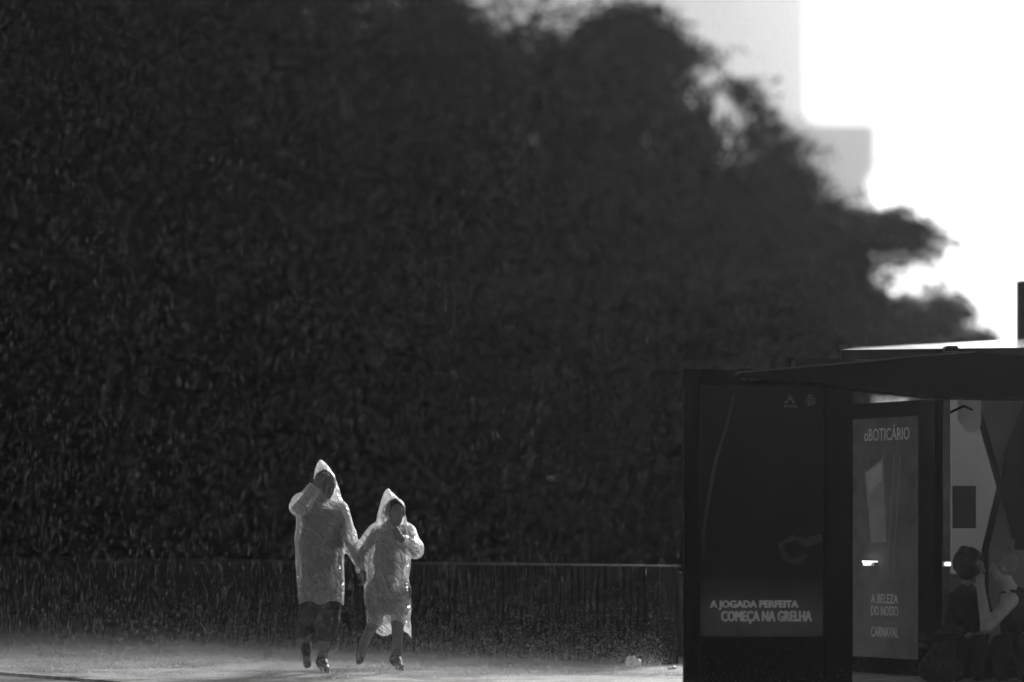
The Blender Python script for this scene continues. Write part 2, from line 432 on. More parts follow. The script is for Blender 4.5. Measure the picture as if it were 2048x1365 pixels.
def tree(label, base, blobs, n, mat, seed, tr=.28, kinds=None, **kw):
    """blobs: (px, py, d, rx, rz, ry) with the centre from the photograph and the radii in metres"""
    rs = np.random.default_rng(seed+100)
    t = thing('broadleaf_tree', label, 'tree', (base[0], base[1], 0), 0, 'trees behind the low wall')
    B = [tuple(P(b_[0], b_[1], b_[2])) + tuple(b_[3:]) for b_ in blobs]
    cz = np.mean([b_[2] for b_ in B]); cx = np.mean([b_[0] for b_ in B]); cy = np.mean([b_[1] for b_ in B])
    loc = np.array([base[0], base[1], 0])
    fork = np.array([base[0]*.7+cx*.3, base[1]*.8+cy*.2, max(1.4, cz*.42)])
    mb = MB(); pts = []; rad = []
    for i in range(9):
        u = i/8; pts.append(np.array([base[0],base[1],-.05])*(1-u)+fork*u + np.array([.12*math.sin(3*u+seed), .1*math.sin(2*u), 0]) - loc)
        rad.append(tr*(1.35-.6*u) + .18*tr*math.exp(-8*u))
    mb.tube(pts, rad, 12); mb.build('trunk', M['bark'], t, True)
    for b_ in B:
        thin = .35 if b_[4] < .25 else 1.0
        lb = MB()
        pts = limb(lb, fork-loc+rs.normal(0,.06,3), np.array(b_[:3])-loc, tr*.5*thin, tr*.12*thin, rs)
        for q in range(5 if thin == 1 else 1):
            d = rs.normal(size=3); d /= np.linalg.norm(d)
            limb(lb, pts[4+q % 3], np.array(b_[:3])-loc + d*np.array([b_[3],b_[5],b_[4]])*.7, tr*.2*thin, tr*.04*thin, rs)
        lb.build('limb', M['bark'], t, True)
    crown_mesh('crown', B, n, mat, t, seed, **kw)
    return t

# the great tree that fills the left and the middle of the photograph
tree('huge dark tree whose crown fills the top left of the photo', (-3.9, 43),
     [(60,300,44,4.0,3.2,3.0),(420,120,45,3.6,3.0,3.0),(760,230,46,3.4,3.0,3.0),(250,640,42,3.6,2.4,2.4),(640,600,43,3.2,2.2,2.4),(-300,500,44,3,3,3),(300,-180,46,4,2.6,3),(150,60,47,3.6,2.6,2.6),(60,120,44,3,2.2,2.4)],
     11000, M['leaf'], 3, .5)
WISP = [(a_, b_, 45.5+.4*(i_ % 4), rx_, rz_, .5) for i_, (a_, b_, rx_, rz_) in enumerate([
    (1260,70,.7,.15),(1330,110,.6,.13),(1380,160,.6,.13),(1430,215,.6,.13),(1480,265,.6,.11),(1535,292,.55,.07),(1500,335,.6,.11),(1530,375,.55,.07),
    (1470,400,.7,.11),(1560,428,.7,.10),(1650,430,.7,.10),(1740,450,.65,.09),(1790,468,.35,.06),(1670,500,.7,.10),(1560,510,.8,.13),(1460,520,.8,.14),(1640,535,.6,.11),(1180,40,.8,.18),(1100,25,.9,.2)])]
_e = np.array([(1230,20),(1330,90),(1400,160),(1440,220),(1490,280),(1530,330),(1510,390),(1560,430),(1700,440),(1780,460),(1720,500)], float)
for q in range(46):
    u_ = rng.uniform(0, len(_e)-1.001); i_ = int(u_); pt = _e[i_]+(_e[i_+1]-_e[i_])*(u_-i_)
    WISP.append((pt[0]+rng.exponential(22)-22, pt[1]+rng.normal(0,14), 45.3+1.8*rng.uniform(), rng.uniform(.25,.65), rng.uniform(.04,.10), .45))
tree('wide spreading tree with feathery drooping twigs against the pale building', (1.6, 47),
     [(1010,330,46,3.0,2.6,2.6),(1200,350,46,1.7,1.6,2.0),(1380,370,46,.75,.6,1.2),(1230,200,47,1.0,.8,1.4),(1080,150,47,1.4,.9,1.6),(1370,250,46,.6,.5,.9),(1410,200,46,.4,.35,.7),(1440,270,46,.5,.4,.8),(1430,320,46,.5,.4,.8),(1480,380,46,.5,.3,.8),(960,40,48,1.3,.8,1.5),
      (1180,560,45,2.6,1.4,2.2),(1480,480,46,.85,.4,1.0),(1640,470,46,.6,.2,.6),(1300,110,47,.45,.3,.7),(860,60,47,1.6,1.2,1.6)] + WISP,
     11500, M['leaf'], 5, .42, sway=.4, thr=-.45, soft=.85, slen=(.4,.95))
tree('bushy tree standing under the pale building behind the panel', (4.4, 50),
     [(1400,640,49,2.2,1.25,1.8),(1600,610,49,1.25,.85,1.5),(1660,650,49,.95,.75,1.4),(1500,720,48,2.0,.9,1.6),(1720,690,49,.6,.55,1.0)],
     4600, M['leaf'], 8, .26, thr=-1.4, soft=.5)
tree('small round headed tree rising above the shelter roof', (7.0, 53),
     [(1800,640,53,.55,.5,.7),(1860,610,53,.5,.36,.6),(1905,625,53,.33,.3,.5),(1780,700,53,.9,.4,.8),(1900,680,53,.6,.22,.6),(1955,680,53,.3,.13,.4),(1860,760,53,1.2,.5,.9)],
     1000, M['leaf'], 11, .16, ll=.13, lw_=.045, slen=(.2,.4), thr=-.3, sway=.2, soft=.75)
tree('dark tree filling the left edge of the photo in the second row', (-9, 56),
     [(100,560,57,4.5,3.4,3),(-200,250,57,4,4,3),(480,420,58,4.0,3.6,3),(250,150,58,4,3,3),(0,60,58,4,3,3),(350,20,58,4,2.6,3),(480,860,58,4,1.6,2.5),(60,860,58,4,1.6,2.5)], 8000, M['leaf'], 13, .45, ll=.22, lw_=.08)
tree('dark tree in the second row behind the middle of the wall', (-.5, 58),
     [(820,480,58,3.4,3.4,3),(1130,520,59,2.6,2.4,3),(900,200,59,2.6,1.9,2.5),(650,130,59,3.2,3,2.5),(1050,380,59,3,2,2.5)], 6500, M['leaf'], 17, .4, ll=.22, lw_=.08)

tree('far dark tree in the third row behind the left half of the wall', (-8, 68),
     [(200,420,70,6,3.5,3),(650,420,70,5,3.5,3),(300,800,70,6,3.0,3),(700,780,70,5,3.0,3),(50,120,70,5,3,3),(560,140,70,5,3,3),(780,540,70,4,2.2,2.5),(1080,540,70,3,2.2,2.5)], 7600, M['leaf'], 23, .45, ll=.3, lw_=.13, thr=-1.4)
# dense bushes between the wall and the trees
bush_specs = [(-240,900,39,2.6,1.6,1.2),(110,890,38.5,2.3,1.6,1.2),(430,905,37,2.2,1.55,1.2),(740,890,36,2.1,1.6,1.2),(1010,900,35,1.9,1.5,1.1),(1260,890,34.5,1.5,1.4,1.1),(1440,880,34,1.4,1.45,1.1)]
bl = ['at the far left end of the wall','left of the walking adult','directly behind the walking adult','behind the walking girl','right of the walking girl','left of the advertising panel','behind the advertising panel']
bush_specs2 = []
for i, (px_, py_, d_, rx, rz, ry) in enumerate(bush_specs):
    c0 = P(px_, py_, d_)
    t = thing('bush', 'dense dark leafy bush ' + bl[i], 'bush', (c0[0], c0[1], 0), 0, 'bushes along the back of the low wall')
    B = [tuple(c0)+(rx, rz, ry), (c0[0]-.2*rx, c0[1]+.5, .8, rx, .9, ry), (c0[0]+.4*rx, c0[1]+.8, c0[2]+.9, rx*.7, rz*.6, ry)]
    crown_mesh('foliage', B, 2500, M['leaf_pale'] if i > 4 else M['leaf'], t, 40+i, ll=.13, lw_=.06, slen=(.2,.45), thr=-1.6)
    sm = MB(); rs = np.random.default_rng(60+i)
    for k in range(6):
        limb(sm, (rs.normal(0,.15), rs.normal(0,.15), -.03), (rs.uniform(-.7,.7)*rx, rs.uniform(-.3,.8), rs.uniform(1.2,2.2)), .04, .012, rs)
    sm.build('stem', M['bark'], t, True)

# ------------------------------------------------------------------ buildings far behind
def building(label, d, pxl, pxr, pyt, mat, depth, seed, notch=None):
    x0, x1 = P(pxl,0,d)[0], P(pxr,0,d)[0]; zt = P(0,pyt,d)[2]
    t = thing('tower_block', label, 'building', ((x0+x1)/2, d, 0), 0, 'pale buildings fading in the rain')
    hw = (x1-x0)/2; b = MB()
    if notch:
        zn, dx = P(0,notch[0],d)[2], notch[1]/F*d
        b.box(-hw, hw-dx, 0, depth, -.03, zn); b.box(-hw, hw, 0, depth, zn, zt)
    else: b.box(-hw, hw, 0, depth, -.03, zt)
    b.build('wall', mat, t)
    r = MB(); r.box(-hw-.3, hw+.3, -.3, depth+.3, zt, zt+.9); r.build('parapet', mat, t)
    return t
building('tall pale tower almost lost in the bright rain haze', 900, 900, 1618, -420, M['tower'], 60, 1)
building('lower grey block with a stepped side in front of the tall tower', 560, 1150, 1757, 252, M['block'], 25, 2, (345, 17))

# ------------------------------------------------------------------ lettering
def lettering(text, parent, mat, x0, x1, z0, z1, y, name='lettering', bold=0.0, shear=0.0, weight=0.0):
    cu = bpy.data.curves.new('t', 'FONT'); cu.body = text; cu.size = 1; cu.offset = bold; cu.shear = shear; cu.resolution_u = 3
    o = bpy.data.objects.new('t', cu); COL.objects.link(o)
    bpy.context.view_layer.update()
    me = bpy.data.meshes.new_from_object(o.evaluated_get(bpy.context.evaluated_depsgraph_get()))
    bpy.data.objects.remove(o)
    n = len(me.vertices); co = np.empty(n*3, np.float32); me.vertices.foreach_get('co', co); co = co.reshape(-1,3)
    mn, mx_ = co.min(0), co.max(0)
    q = np.empty_like(co)
    q[:,0] = x0 + (co[:,0]-mn[0])/(mx_[0]-mn[0])*(x1-x0)
    q[:,2] = z0 + (co[:,1]-mn[1])/(mx_[1]-mn[1])*(z1-z0)
    q[:,1] = y
    me.vertices.foreach_set('co', q.ravel()); me.update(); me.materials.clear()
    if weight:
        tris = []; me.calc_loop_triangles()
        tris = np.empty(len(me.loop_triangles)*3, np.int32); me.loop_triangles.foreach_get('vertices', tris)
        Vs, Ts = [], []
        for i_, (dx_, dz_) in enumerate([(-1,0),(1,0),(0,.6),(0,-.6),(-.5,.3),(.5,-.3)]):
            Vs.append(q + np.array([dx_*weight, -.0002*i_, dz_*weight])); Ts.append(tris + n*i_)
        me = np_mesh(name, np.concatenate(Vs), 3, np.concatenate(Ts))
    return link(name, me, mat, parent)

# ------------------------------------------------------------------ near advertising panel
D1 = 23.0
k1 = D1/F
panel = thing('advertising_panel', 'black free standing advertising panel with a dark poster about grilling', 'advertising panel', (P(1536.5,0,D1)[0], D1+.09, 0))
LX = lambda px_: (px_-1536.5)*k1
LZ = lambda py_: CH-(py_-HZ)*k1
xl, xr = LX(1368), LX(1705); zt = LZ(738)
fr = MB()
fr.box(xl, LX(1400), -.09, .09, .0, zt, .006); fr.box(LX(1648), xr, -.09, .09, .0, zt, .006)
fr.box(LX(1400), LX(1648), -.088, .09, LZ(770), zt-.004); fr.box(LX(1400), LX(1648), -.088, .09, .0, LZ(1275))
fr.build('frame', M['frame_black'], panel)
bk = MB(); bk.box(LX(1400), LX(1648), -.03, .085, LZ(1275), LZ(770)); bk.build('backing', M['frame_black'], panel)
def poster_mat(name, stops, zlo, zhi, mott=.5):
    m = bpy.data.materials.new(name); m.use_nodes = True
    n, l = m.node_tree.nodes, m.node_tree.links; b_ = n['Principled BSDF']; b_.inputs['Roughness'].default_value = .35
    b_.inputs['Specular IOR Level'].default_value = .05
    tc = n.new('ShaderNodeTexCoord'); sp = n.new('ShaderNodeSeparateXYZ'); l.new(tc.outputs['Object'], sp.inputs[0])
    mr = n.new('ShaderNodeMapRange'); mr.inputs['From Min'].default_value = zlo; mr.inputs['From Max'].default_value = zhi
    l.new(sp.outputs['Z'], mr.inputs[0])
    cr = n.new('ShaderNodeValToRGB'); el = cr.color_ramp.elements
    el[0].position = stops[0][0]; el[0].color = (stops[0][1],)*3+(1,); el[1].position = stops[-1][0]; el[1].color = (stops[-1][1],)*3+(1,)
    for p_, v_ in stops[1:-1]:
        x_ = el.new(p_); x_.color = (v_,)*3+(1,)
    l.new(mr.outputs[0], cr.inputs[0])
    ns = n.new('ShaderNodeTexNoise'); ns.inputs['Scale'].default_value = 6; ns.inputs['Detail'].default_value = 5; l.new(tc.outputs['Object'], ns.inputs[0])
    m2 = n.new('ShaderNodeMapRange'); m2.inputs['To Min'].default_value = 1-mott; m2.inputs['To Max'].default_value = 1+mott; l.new(ns.outputs[0], m2.inputs[0])
    mu = n.new('ShaderNodeMix'); mu.data_type = 'RGBA'; mu.blend_type = 'MULTIPLY'; mu.inputs[0].default_value = 1
    l.new(cr.outputs[0], mu.inputs[6]); l.new(m2.outputs[0], mu.inputs[7]); l.new(mu.outputs[2], b_.inputs['Base Color'])
    return m
po = MB(); po.box(LX(1401), LX(1647), -.045, -.031, LZ(1274), LZ(771))
poster = po.build('poster', poster_mat('poster_dark', [(0,.12),(.1,.14),(.17,.07),(.24,.014),(.5,.006),(1,.005)], LZ(1275), LZ(770)), panel)
Y1 = -.0465
lettering('A JOGADA PERFEITA', poster, M['print_light'], LX(1422), LX(1597), LZ(1220), LZ(1202), Y1, weight=.0055)
lettering('COMEÇA NA GRELHA', poster, M['print_light'], LX(1444), LX(1624), LZ(1248), LZ(1223), Y1, weight=.0055)
q = MB()      # small unreadable maker's mark on the top rail
for a_, b_, z0_, z1_ in ((1483,1485,762,754),(1487,1489,762,754),(1491,1493,762,754),(1498,1502,761,756),(1504,1507,761,756),(1509,1514,761,756),(1516,1520,761,756)):
    q.add([(LX(a_),-.0905,LZ(z0_)),(LX(b_),-.0905,LZ(z0_)),(LX(b_),-.0905,LZ(z1_)),(LX(a_),-.0905,LZ(z1_))], [(0,1,2,3)])
q.build('maker_mark', M['print_mid'], panel)
# printed shapes: the curved streak, the round glow, the small emblem and the crest
def ribbon(parent, pts, wds, mat, y, name):
    mb = MB(); L_, R_ = [], []
    for i, (a_, z_) in enumerate(pts):
        t_ = np.array(pts[min(i+1,len(pts)-1)])-np.array(pts[max(i-1,0)]); t_ = t_/np.linalg.norm(t_); nn = np.array([-t_[1], t_[0]])*wds[i]
        L_.append((a_+nn[0], y, z_+nn[1])); R_.append((a_-nn[0], y, z_-nn[1]))
    for i in range(len(pts)-1): mb.add([L_[i], L_[i+1], R_[i+1], R_[i]], [(0,1,2,3)])
    return mb.build(name, mat, parent)
ribbon(poster, [(LX(1468),LZ(790)),(LX(1455),LZ(850)),(LX(1432),LZ(920)),(LX(1420),LZ(985)),(LX(1408),LZ(1060)),(LX(1408),LZ(1120))], [.006,.012,.012,.012,.010,.004], M['print_faint'], Y1, 'printed_streak')
arc = [(LX(1590)+.095*math.cos(a_)*(1+.12*math.sin(3*a_)), LZ(1100)+.085*math.sin(a_)) for a_ in np.linspace(.3, 5.9, 26)]
ribbon(poster, arc, [.012+.016*math.sin(i*.7)**2 for i in range(26)], M['print_faint'], Y1, 'printed_ring')
ribbon(poster, [(LX(1606),LZ(1090)),(LX(1625),LZ(1082)),(LX(1645),LZ(1076))], [.02,.035,.03], M['print_faint'], Y1-.0006, 'printed_glow')
em = MB()
em.add([(LX(1581),Y1,LZ(788)),(LX(1588),Y1,LZ(802)),(LX(1581),Y1,LZ(799)),(LX(1574),Y1,LZ(802))], [(0,1,2,3)])
em.add([(LX(1570),Y1,LZ(803)),(LX(1579),Y1,LZ(801)),(LX(1577),Y1,LZ(806)),(LX(1570),Y1,LZ(807))], [(0,1,2,3)])
em.add([(LX(1583),Y1,LZ(801)),(LX(1592),Y1,LZ(803)),(LX(1592),Y1,LZ(807)),(LX(1585),Y1,LZ(806))], [(0,1,2,3)])
em.build('emblem', M['print_mid'], poster)
q = MB()
for a_, b_ in ((1569,1573),(1574.5,1578),(1579.5,1583),(1584.5,1588),(1589.5,1595)):
    q.add([(LX(a_),Y1,LZ(815)),(LX(b_),Y1,LZ(815)),(LX(b_),Y1,LZ(810)),(LX(a_),Y1,LZ(810))], [(0,1,2,3)])
q.build('emblem_caption', M['print_mid'], poster)
cr_ = MB()
for i in range(4):
    x_ = LX(1612)+i*.020; cr_.add([(x_,Y1,LZ(812)+ (.012 if i in (0,3) else 0)),(x_+.012,Y1,LZ(812)+(.012 if i in (0,3) else 0)),(x_+.012,Y1,LZ(800)),(x_,Y1,LZ(800))], [(0,1,2,3)])
cr_.add([(LX(1612),Y1,LZ(798)),(LX(1631),Y1,LZ(798)),(LX(1631),Y1,LZ(795)),(LX(1612),Y1,LZ(795))], [(0,1,2,3)])
cr_.add([(LX(1616),Y1,LZ(793)),(LX(1627),Y1,LZ(793)),(LX(1624),Y1,LZ(788)),(LX(1619),Y1,LZ(788))], [(0,1,2,3)])
cr_.build('crest', M['print_mid'], poster)
gp = MB(); gp.box(LX(1400.5), LX(1647.5), -.085, -.080, LZ(1274.5), LZ(770.5)); gp.build('glass_pane', M['glass'], panel)
for px_ in (1456, 1492, 1531):
    q = MB(); q.box(LX(px_-6), LX(px_+6), -.06, .0, zt, zt+.018, .004); q.build('top_clip', M['steel'], panel)

# ------------------------------------------------------------------ second advertising panel, turned to the side
pl_, pr_ = np.array([P(1704,0,25.2)[0], 25.2]), np.array([P(1884,0,24.2)[0], 24.2])
mid2 = (pl_+pr_)/2; v2 = pr_-pl_; W2 = float(np.linalg.norm(v2))
p2 = thing('advertising_panel', 'turned advertising panel with a grey beauty poster beside the shelter post', 'advertising panel', (mid2[0], mid2[1], 0), math.atan2(v2[1], v2[0]))
k2 = 24.7/F
Z2 = lambda py_: CH-(py_-HZ)*k2
X2 = lambda px_: (px_-1704)/180*W2 - W2/2
h2 = Z2(804)
f2 = MB()
f2.box(X2(1704), X2(1712), -.07, .07, 0, h2, .004); f2.box(X2(1851), X2(1884), -.07, .07, 0, h2, .004)
f2.box(X2(1712), X2(1851), -.068, .07, Z2(834), h2-.003); f2.box(X2(1712), X2(1851), -.068, .07, 0, Z2(1318))
f2.build('frame', M['frame_black'], p2)
ed = MB(); ed.box(X2(1704)-.012, X2(1711), -.085, -.072, Z2(1322), Z2(836)); ed.build('edge_strip', M['steel_mid'], p2)
po = MB(); po.box(X2(1712.5), X2(1850.5), -.04, .06, Z2(1317), Z2(835))
pos2 = po.build('poster', poster_mat('poster_grey', [(0,.28),(.3,.25),(.6,.21),(1,.18)], Z2(1318), Z2(834), .6), p2)
Y2 = -.0415
lettering('oBOTICÁRIO', pos2, M['print_white'], X2(1738), X2(1829), Z2(881), Z2(850), Y2, weight=.0022)
lettering('A BELEZA', pos2, M['print_white'], X2(1752), X2(1806), Z2(1207), Z2(1189), Y2, weight=.003)
lettering('DO NOSSO', pos2, M['print_white'], X2(1752), X2(1806), Z2(1232), Z2(1213), Y2, weight=.003)
lettering('CARNAVAL', pos2, M['print_white'], X2(1752), X2(1806), Z2(1275), Z2(1255), Y2, weight=.003)
q = MB(); q.add([(X2(1755),Y2,Z2(1246)),(X2(1803),Y2,Z2(1246)),(X2(1803),Y2,Z2(1245)),(X2(1755),Y2,Z2(1245))], [(0,1,2,3)])
q.add([(X2(1779),Y2,Z2(1251)),(X2(1781),Y2,Z2(1251)),(X2(1781),Y2,Z2(1240)),(X2(1779),Y2,Z2(1240))], [(0,1,2,3)]); q.build('printed_rule', M['print_pale'], pos2)
q = MB(); q.add([(X2(a_),Y2,Z2(z_)) for a_, z_ in [(1739,945),(1775,918),(1778,1010),(1782,1068),(1783,1085),(1752,1085)]], [(0,1,2,3,4,5)]); q.build('printed_box', M['print_pale'], pos2)
q = MB(); q.add([(X2(a_),Y2-.0006,Z2(z_)) for a_, z_ in [(1742,947),(1773,925),(1774,960),(1748,985)]], [(0,1,2,3)]); q.build('printed_highlight', flat_mat('print_soft', .6), pos2)
for a0_, a1_, z1_ in ((1799,1784,1150),(1811,1796,1160),(1775,1784,1110)):
    ribbon(pos2, [(X2(a0_),Z2(910)),(X2((a0_+a1_)/2),Z2((910+z1_)/2)),(X2(a1_),Z2(z1_))], [.004,.006,.004], M['print_pale'], Y2-.0012, 'printed_line')
gp = MB(); gp.box(X2(1712.4), X2(1850.6), -.062, -.058, Z2(1317.5), Z2(834.5)); gp.build('glass_pane', M['glass'], p2)
# reflection of car headlights, modelled as an added glowing strip with pale rim
def headlight_glint(parent, x0, x1, z0, z1, y, line=None):
    h = MB(); h.box(x0-.02, x1+.02, y, y+.022, z0-.012, z1+.012, .003); ho = h.build('headlight_glint', M['pale_wall'], parent)
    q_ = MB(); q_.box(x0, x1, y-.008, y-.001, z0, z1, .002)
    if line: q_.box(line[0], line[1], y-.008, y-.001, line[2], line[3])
    q_.build('glint_core', M['headlight_glint'], ho)
headlight_glint(p2, X2(1747), X2(1761), Z2(1130), Z2(1126.5), -.09, (X2(1745), X2(1775), Z2(1124.5), Z2(1123)))

# ------------------------------------------------------------------ bus shelter
D3 = 22.6
sh = thing('bus_shelter', 'dark bus shelter with a tapered canopy arm, glass back and sloping wet roof', 'bus shelter', (P(1900,0,24)[0], 24, 0))
so3 = np.array(sh.location)
def Q(px_, py_, d_): return P(px_, py_, d_) - so3
arm = MB()
arm.prism([Q(*a_, D3) for a_ in [(1478,746),(1700,727),(1840,713),(1950,705),(2048,712),(2330,716),(2330,800),(2048,797),(1885,795),(1705,775),(1560,757),(1478,749)]], (0,.42,0))
arm.build('canopy_arm', M['frame_black'], sh)
tr_ = MB(); 
for a_, b_ in [((1478,746),(1700,727)),((1700,727),(1840,713)),((1840,713),(1950,705))]:
    p_, q_ = Q(a_[0],a_[1]-.5,D3-.02), Q(b_[0],b_[1]-.5,D3-.02); tr_.prism([p_, q_, q_+np.array([0,0,.008]), p_+np.array([0,0,.008])], (0,.46,0))
tr_.build('edge_trim', M['steel_mid'], sh)
rf = MB(); c4 = [Q(1683,700,23.5), Q(2330,692,23.5), Q(2330,664,26.6), Q(1715,695,26.2)]
rf.prism(c4, (0,0,-.082)); rf.build('roof_slab', M['roof_wet'], sh)
fl = MB(); fl.prism([Q(1683,700.5,23.46), Q(2330,692.5,23.46), Q(2330,714,23.46), Q(1683,720,23.46)], (0,.035,0)); fl.build('roof_fascia', M['steel'], sh)
q = MB(); q.box(*[v_ for pr in zip(Q(1590,734,23.3), Q(1690,723,23.6)) for v_ in sorted(pr)]); q.build('flange', M['steel'], sh)
q = MB(); q.prism([Q(1888,703,23.4),Q(1893,692,23.4),Q(1915,692,23.4),Q(1920,703,23.4)], (0,.3,0)); q.build('roof_bracket', M['steel'], sh)
# slim post beside the turned panel
a_, b_ = Q(1886,795,24.1), Q(1901,1345,24.1)
q = MB(); q.box(a_[0], b_[0], a_[1], a_[1]+.06, b_[2]-.02, a_[2]+.05, .004); post = q.build('post', M['steel_mid'], sh)
headlight_glint(post, Q(1889,0,24.1)[0], Q(1899,0,24.1)[0], Q(0,1131,24.1)[2], Q(0,1126,24.1)[2], a_[1]-.03)  # second headlight reflection, again an added glowing strip
# glass back with the striped timetable sheet
a_, b_ = Q(1902,797,24.3), Q(2330,1300,24.3)
q = MB(); q.box(a_[0], b_[0], a_[1], a_[1]+.01, b_[2], a_[2]); q.build('glass_pane', M['glass'], sh)
a_, b_ = Q(1905,972,24.25), Q(1952,1057,24.25)
tt = MB(); tt.box(a_[0], b_[0], a_[1], a_[1]+.008, b_[2], a_[2]); tto = tt.build('timetable', material('timetable', .018, .028, .4, .3, 12, (.2,1,4)), sh)
q = MB()
for r_ in (982, 990, 999, 1003, 1014, 1024, 1033, 1043):
    z_ = Q(0,r_,24.25)[2]; q.add([(a_[0]+.006,a_[1]-.002,z_),(b_[0]-.006,a_[1]-.002,z_),(b_[0]-.006,a_[1]-.002,z_+.007),(a_[0]+.006,a_[1]-.002,z_+.007)], [(0,1,2,3)])
q.build('printed_rows', M['print_faint'], tto)
# angular sheet metal end wall with dark folded edge
pl4 = [(1948,798),(1998,975),(1968,1100),(1968,1330),(2330,1330),(2330,798)]
q = MB(); q.prism([Q(*a_, 25.3) for a_ in pl4], (0,.03,0)); q.build('end_wall', M['plate'], sh)
q = MB()
for (u_, v_) in (((1943,798),(1993,975)),((1993,975),(1963,1100)),((1963,1100),(1963,1330))):
    q.prism([Q(u_[0],u_[1],25.27), Q(u_[0]+13,u_[1],25.27), Q(v_[0]+13,v_[1],25.27), Q(v_[0],v_[1],25.27)], (0,-.03,0))
q.build('folded_edge', M['plate_dark'], sh)
q = MB(); q.prism([Q(*a_, 25.265) for a_ in [(2012,900),(2048,800),(2120,800),(2120,1100),(2030,1100),(2000,985)]], (0,-.006,0)); q.build('wall_panel', M['plate_dark'], sh)
# rounded sign hanging under the roof
hs = [(1915,800),(1962,800),(1962,850),(1956,862),(1946,867),(1934,864),(1922,850),(1916,838)]
q = MB(); q.prism([Q(*a_, 24.6) for a_ in hs], (0,.03,0)); q.build('hanging_sign', M['pale_wall'], sh)
q = MB(); q.prism([Q(*a_, 24.55) for a_ in [(1901,822),(1928,810),(1946,818),(1946,822),(1928,815),(1901,828)]], (0,.03,0)); q.build('bracket', M['frame_black'], sh)
# plinth the shelter stands on
a_, b_ = P(1706,0,24.0), P(2330,0,24.0)

pw = thing('rendered_wall', 'pale rendered wall seen through the shelter glass', 'wall', (0,0,0))
b = MB(); xa, xb = P(1884,0,38)[0], P(2400,0,38)[0]; b.box(xa, xb, 38, 38.3, .012, P(0,770,38)[2]); b.build('wall_body', M['pale_wall'], pw)
b = MB(); b.box(xa-.05, xb+.05, 37.95, 38.35, P(0,770,38)[2], P(0,770,38)[2]+.06); b.build('coping', M['concrete'], pw)

cx = P(2052,0,28.6)[0]; zt_ = P(0,562,28.6)[2]
col_ = thing('round_column', 'dark round column rising behind the shelter roof at the right edge', 'column', (cx, 28.6, 0))
q = MB(); q.lathe([(.14,0),(.14,.03),(.088,.06),(.088,zt_-.03)], n=24); q.build('shaft', M['steel'], col_, True)
q = MB(); q.lathe([(.091,zt_-.03),(.091,zt_-.012),(.06,zt_-.002),(.02,zt_)], n=24); q.build('cap', M['steel'], col_, True)

